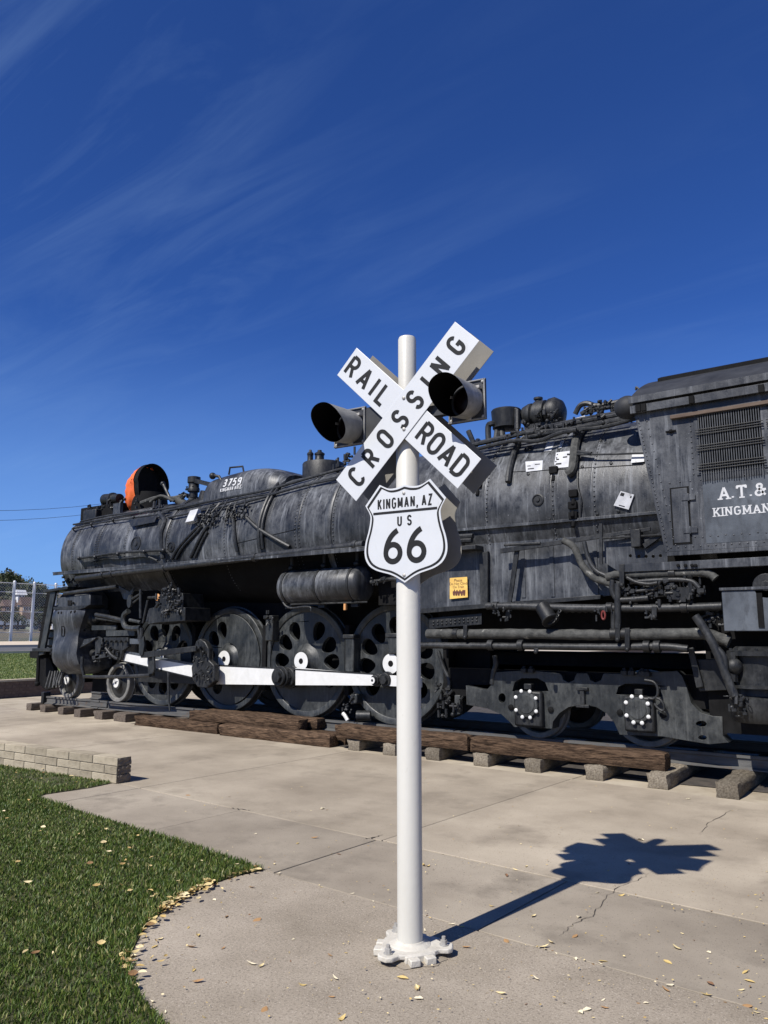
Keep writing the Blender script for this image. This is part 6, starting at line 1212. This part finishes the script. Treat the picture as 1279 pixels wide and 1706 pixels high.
# ---- trailing truck
YTt = 9.88
out = [(776, 1142), (777, 1174), (811, 1180), (835, 1190), (852, 1206), (856, 1211), (920, 1214), (921, 1202), (932, 1188), (947, 1178), (971, 1174), (993, 1178), (1011, 1189), (1023, 1204), (1028, 1215), (1032, 1224), (1104, 1227), (1156, 1236), (1182, 1240), (1214, 1237), (1204, 1226), (1203, 1194), (1187, 1193), (1166, 1187), (1151, 1171), (1144, 1146), (1136, 1126), (1128, 1118), (1045, 1123), (1006, 1122), (1004, 1125), (1001, 1133), (992, 1137), (983, 1133), (980, 1125), (978, 1122), (961, 1122), (959, 1125), (956, 1133), (947, 1137), (938, 1133), (935, 1125), (932, 1122), (894, 1118), (857, 1118), (826, 1120), (821, 1138), (811, 1149), (797, 1147)]
def pcirc(px, py, rp, n=20, ry=None): return XZ([(px + rp * math.cos(2 * math.pi * k / n), py + (ry or rp) * math.sin(2 * math.pi * k / n)) for k in range(n)], YTt)
holes = [pcirc(836, 1163, 6, ry=8), pcirc(1168, 1206, 9, ry=5), pcirc(1170, 1229, 7, ry=4), XZ([(853, 1152), (857, 1137), (868, 1130), (895, 1130), (908, 1137), (914, 1152)], YTt), XZ([(1026, 1157), (1030, 1144), (1042, 1139), (1085, 1141), (1100, 1148), (1103, 1162)], YTt)]
q = MB(); q.yplate(XZ(out, YTt), holes, YTt, .22); tt = part(q, 'trailing_truck_frame', 'wheel_iron', bevel=.03, segs=3)
q = MB(); q.yplate(XZ(out, YTt), [], 11.75, .1); part(q, 'far_truck_frame', 'soot_shade_black')
q = MB(); q.box(-6.2, -1.6, 10.5, 11.4, 1.1, 1.485); part(q, 'truck_bolster', 'soot_shade_black', bevel=.02)
def jbox(px, py, k):
    c = atY(px, py, YTt - .09); s = (atY(px, py - 20, YTt - .09).z - c.z) / 20
    q = MB(); q.box(c.x - 26 * s, c.x + 26 * s, YTt - .09, YTt + .02, c.z - 38 * s, c.z + 22 * s); jb = part(q, 'journal_box', 'iron', tt, bevel=.03)
    q = MB(); q.lathe([(-.01, .001), (-.01, 15 * s), (.0, 16 * s), (.005, 21 * s), (.09, 22 * s)], Vector((c.x, YTt - .13, c.z)), (0, 1, 0), 36); part(q, 'box_cover', 'wheel_iron', jb)
    for i, a in enumerate((68, 112, 152, 28, 208, 332, 250, 290)):
        p = Vector((c.x + 21 * s * math.cos(rad(a)), YTt - .13, c.z + 23 * s * math.sin(rad(a)))); q = MB(); q.ball(p, .027, 1, .6, 1, 10, 6); part(q, 'white_bolt', 'rod_white', jb)
    q = MB(); q.box(c.x - 5 * s, c.x + 9 * s, YTt - .1, YTt, c.z + 24 * s, c.z + 34 * s); part(q, 'box_lug', 'iron', jb, bevel=.01)
    for dx_ in (-36, 38): q = MB(); q.lathe([(0, .04), (.02, .04), (.03, .02)], (c.x + dx_ * s, YTt, c.z - 8 * s), (0, -1, 0), 8); part(q, 'bolt', 'soot_shade_black', tt)
jbox(878, 1173, 0); jbox(1063, 1182, 1)
for (px, py) in ((873, 1118), (885, 1118), (1040, 1122), (1052, 1122), (1070, 1123), (1078, 1124)): c = atY(px, py, YTt - .03); q = MB(); q.lathe([(-.02, .05), (.03, .05), (.05, .03), (.07, .02)], c, (0, 0, 1), 8); part(q, 'oil_cup', 'iron', tt)
c = atY(970, 1162, YTt - .03); q = MB(); q.box(c.x - .08, c.x + .08, YTt - .05, YTt - .001, c.z + .09, c.z + .13); q.box(c.x - .03, c.x + .03, YTt - .04, YTt - .001, c.z - .09, c.z + .09); q.box(c.x - .09, c.x + .09, YTt - .05, YTt - .001, c.z - .13, c.z - .09); part(q, 'spring_seat', 'iron', tt, bevel=.006)
ypipe([(1074, 1133), (1088, 1136), (1095, 1145), (1095, 1158), (1088, 1164), (1080, 1163)], .018, YTt - .1, 'pipe', 'oil_pipe'); ypipe([(1090, 1162), (1100, 1166), (1106, 1176), (1104, 1184), (1096, 1180), (1090, 1172)], .015, YTt - .1, 'pipe', 'oil_pipe')
for x, r in ((-4.72, .40), (-3.22, .47)): wheel(x, r, 10.13, 'trailing_wheel', False); wheel(x, r, 11.5, 'trailing_wheel', False)
q = MB(); q.box(-6.1, -1.9, 10.02, 10.1, .85, 1.25); part(q, 'truck_brace', 'soot_shade_black'); ypipe([(820, 1140), (822, 1122), (826, 1106), (824, 1092)], .04, 9.9); ypipe([(730, 1085), (738, 1110), (748, 1135), (745, 1160)], .03, 10.0); cluster('brake_rigging', [(735, 1150), (742, 1165), (750, 1180), (762, 1185), (755, 1160), (765, 1170), (740, 1185)], .1, 30, 'iron', 44, lambda x, y: atY(x, y, 10.0))
rod([(757, 1158), (766, 1158), (766, 1190), (757, 1192)], 10.0, .08, 'brake_lever', 'wheel_iron', .01); rod([(783, 1140), (813, 1140), (825, 1128), (825, 1150), (790, 1170)], 10.02, .1, 'truck_spring_hanger', 'iron', .02)
rod([(1186, 1195), (1205, 1195), (1212, 1184), (1218, 1200), (1214, 1216), (1190, 1222)], 9.95, .08, 'drawbar_bracket', 'pipe', .01)

# ================================================================== FALLEN LEAVES
def leaf_mesh(seed):
    r = random.Random(seed); w_ = r.uniform(.30, .62); c1 = r.uniform(-.1, .7); c2 = r.uniform(-.1, .6); q = MB(); n = 5; vs = []
    for i in range(n + 1):
        t = i / n; ww = w_ * math.sin(math.pi * (t * .94 + .03)) ** .8 * .5; z = c1 * (t - .5) ** 2 + .05
        vs += [(t - .5, -ww, z + c2 * ww), (t - .5, 0, z), (t - .5, ww, z + c2 * ww * r.uniform(.5, 1.4))]
    q.add(vs, [(i * 3 + j, i * 3 + j + 1, i * 3 + 4 + j, i * 3 + 3 + j) for i in range(n) for j in range(2)])
    me = bpy.data.meshes.new('fallen_leaf'); me.from_pydata(q.v, [], q.f); return me
LM = []
for i, col in enumerate([(.60, .49, .26), (.52, .38, .14), (.66, .58, .40), (.33, .19, .08), (.19, .10, .05)]):
    for j in range(2):
        me = leaf_mesh(i * 7 + j)
        if j == 0: mm = bpy.data.materials.new('leaf_%d' % i); mm.use_nodes = True; mm.node_tree.nodes['Principled BSDF'].inputs['Base Color'].default_value = (*col, 1); mm.node_tree.nodes['Principled BSDF'].inputs['Roughness'].default_value = .75
        me.materials.append(mm); LM.append(me)
rr = random.Random(11); spots = []
while len(spots) < 115:
    px = rr.uniform(235, 1279); py = 1300 + 400 * rr.random() ** .8
    p = atZ(px, py)
    if inside(np.array([p.x]), np.array([p.y]))[0] or p.y > 9.0 or (p - Vector((PB0.x, PB0.y, 0))).length < .32: continue
    spots.append((p.x, p.y))
for i in range(26): p = PV(rr.uniform(.1, 3.6), rr.uniform(-.03, .02)); spots.append((p.x, p.y))
for x, y in spots:
    o = bpy.data.objects.new('fallen_leaf', rr.choice(LM[:8] if rr.random() < .8 else LM)); COL.objects.link(o); s = .018 + .048 * rr.random() ** 2.0; o.scale = (s, s, s * rr.uniform(.6, 1.4))
    pad = (Vector((x, y, 0)) - PO).dot(PN) < 0; o.location = (x, y, .003 if pad else .001); o.rotation_euler = (rr.uniform(-.25, .25), rr.uniform(-.2, .2), rr.uniform(0, 6.3))
    tag(o, 'small dry tan leaf lying on the concrete pavement', 'leaf', 'dry leaves scattered on the concrete')
def litter(name, pts, smin, smax, z, seed, m='leaf_litter'):
    r = random.Random(seed); q = MB(); ms = [leaf_mesh(100 + k) for k in range(6)]
    for (x, y) in pts:
        me = r.choice(ms); s = r.uniform(smin, smax); M_ = Matrix.Translation((x, y, z + r.uniform(0, .02))) @ Matrix.Rotation(r.uniform(0, 6.3), 4, 'Z') @ Matrix.Rotation(r.uniform(-.7, .7), 4, 'X') @ Matrix.Scale(s, 4)
        q.add([M_ @ v.co for v in me.vertices], [tuple(f.vertices) for f in me.polygons])
    return struct(q.build(name, m, smooth=0, weld=False), 'stuff')
pts = []
for i in range(240):
    k = rr.randrange(1, int(len(ARC) * .72)); k = k if rr.random() < .25 + .75 * max(0, math.sin(k * .55 + 1.0)) ** 2 else rr.randrange(8, 20); a, c = ARC[k], ARC[k + 1]; d = (c - a).normalized(); nrm = Vector((-d.y, d.x, 0)); p = a.lerp(c, rr.random()) + nrm * (rr.gauss(0, .03) if rr.random() < .8 else rr.gauss(0, .09)); pts.append((p.x, p.y))
litter('leaf_litter', pts, .018, .058, .012, 1)
pts = []
while len(pts) < 260:
    x, y = rr.uniform(-11, -3), rr.uniform(1.2, 5.8)
    if inside(np.array([x]), np.array([y]))[0]: pts.append((x, y))
litter('lawn_leaf_litter', pts, .025, .06, .03, 2)
pts = []
while len(pts) < 600:
    px, py = rr.uniform(240, 1279), rr.uniform(1290, 1706); p = atZ(px, py)
    if not inside(np.array([p.x]), np.array([p.y]))[0] and p.y < 9.3: pts.append((p.x, p.y))
litter('crumb_litter', pts, .006, .018, .004, 3)
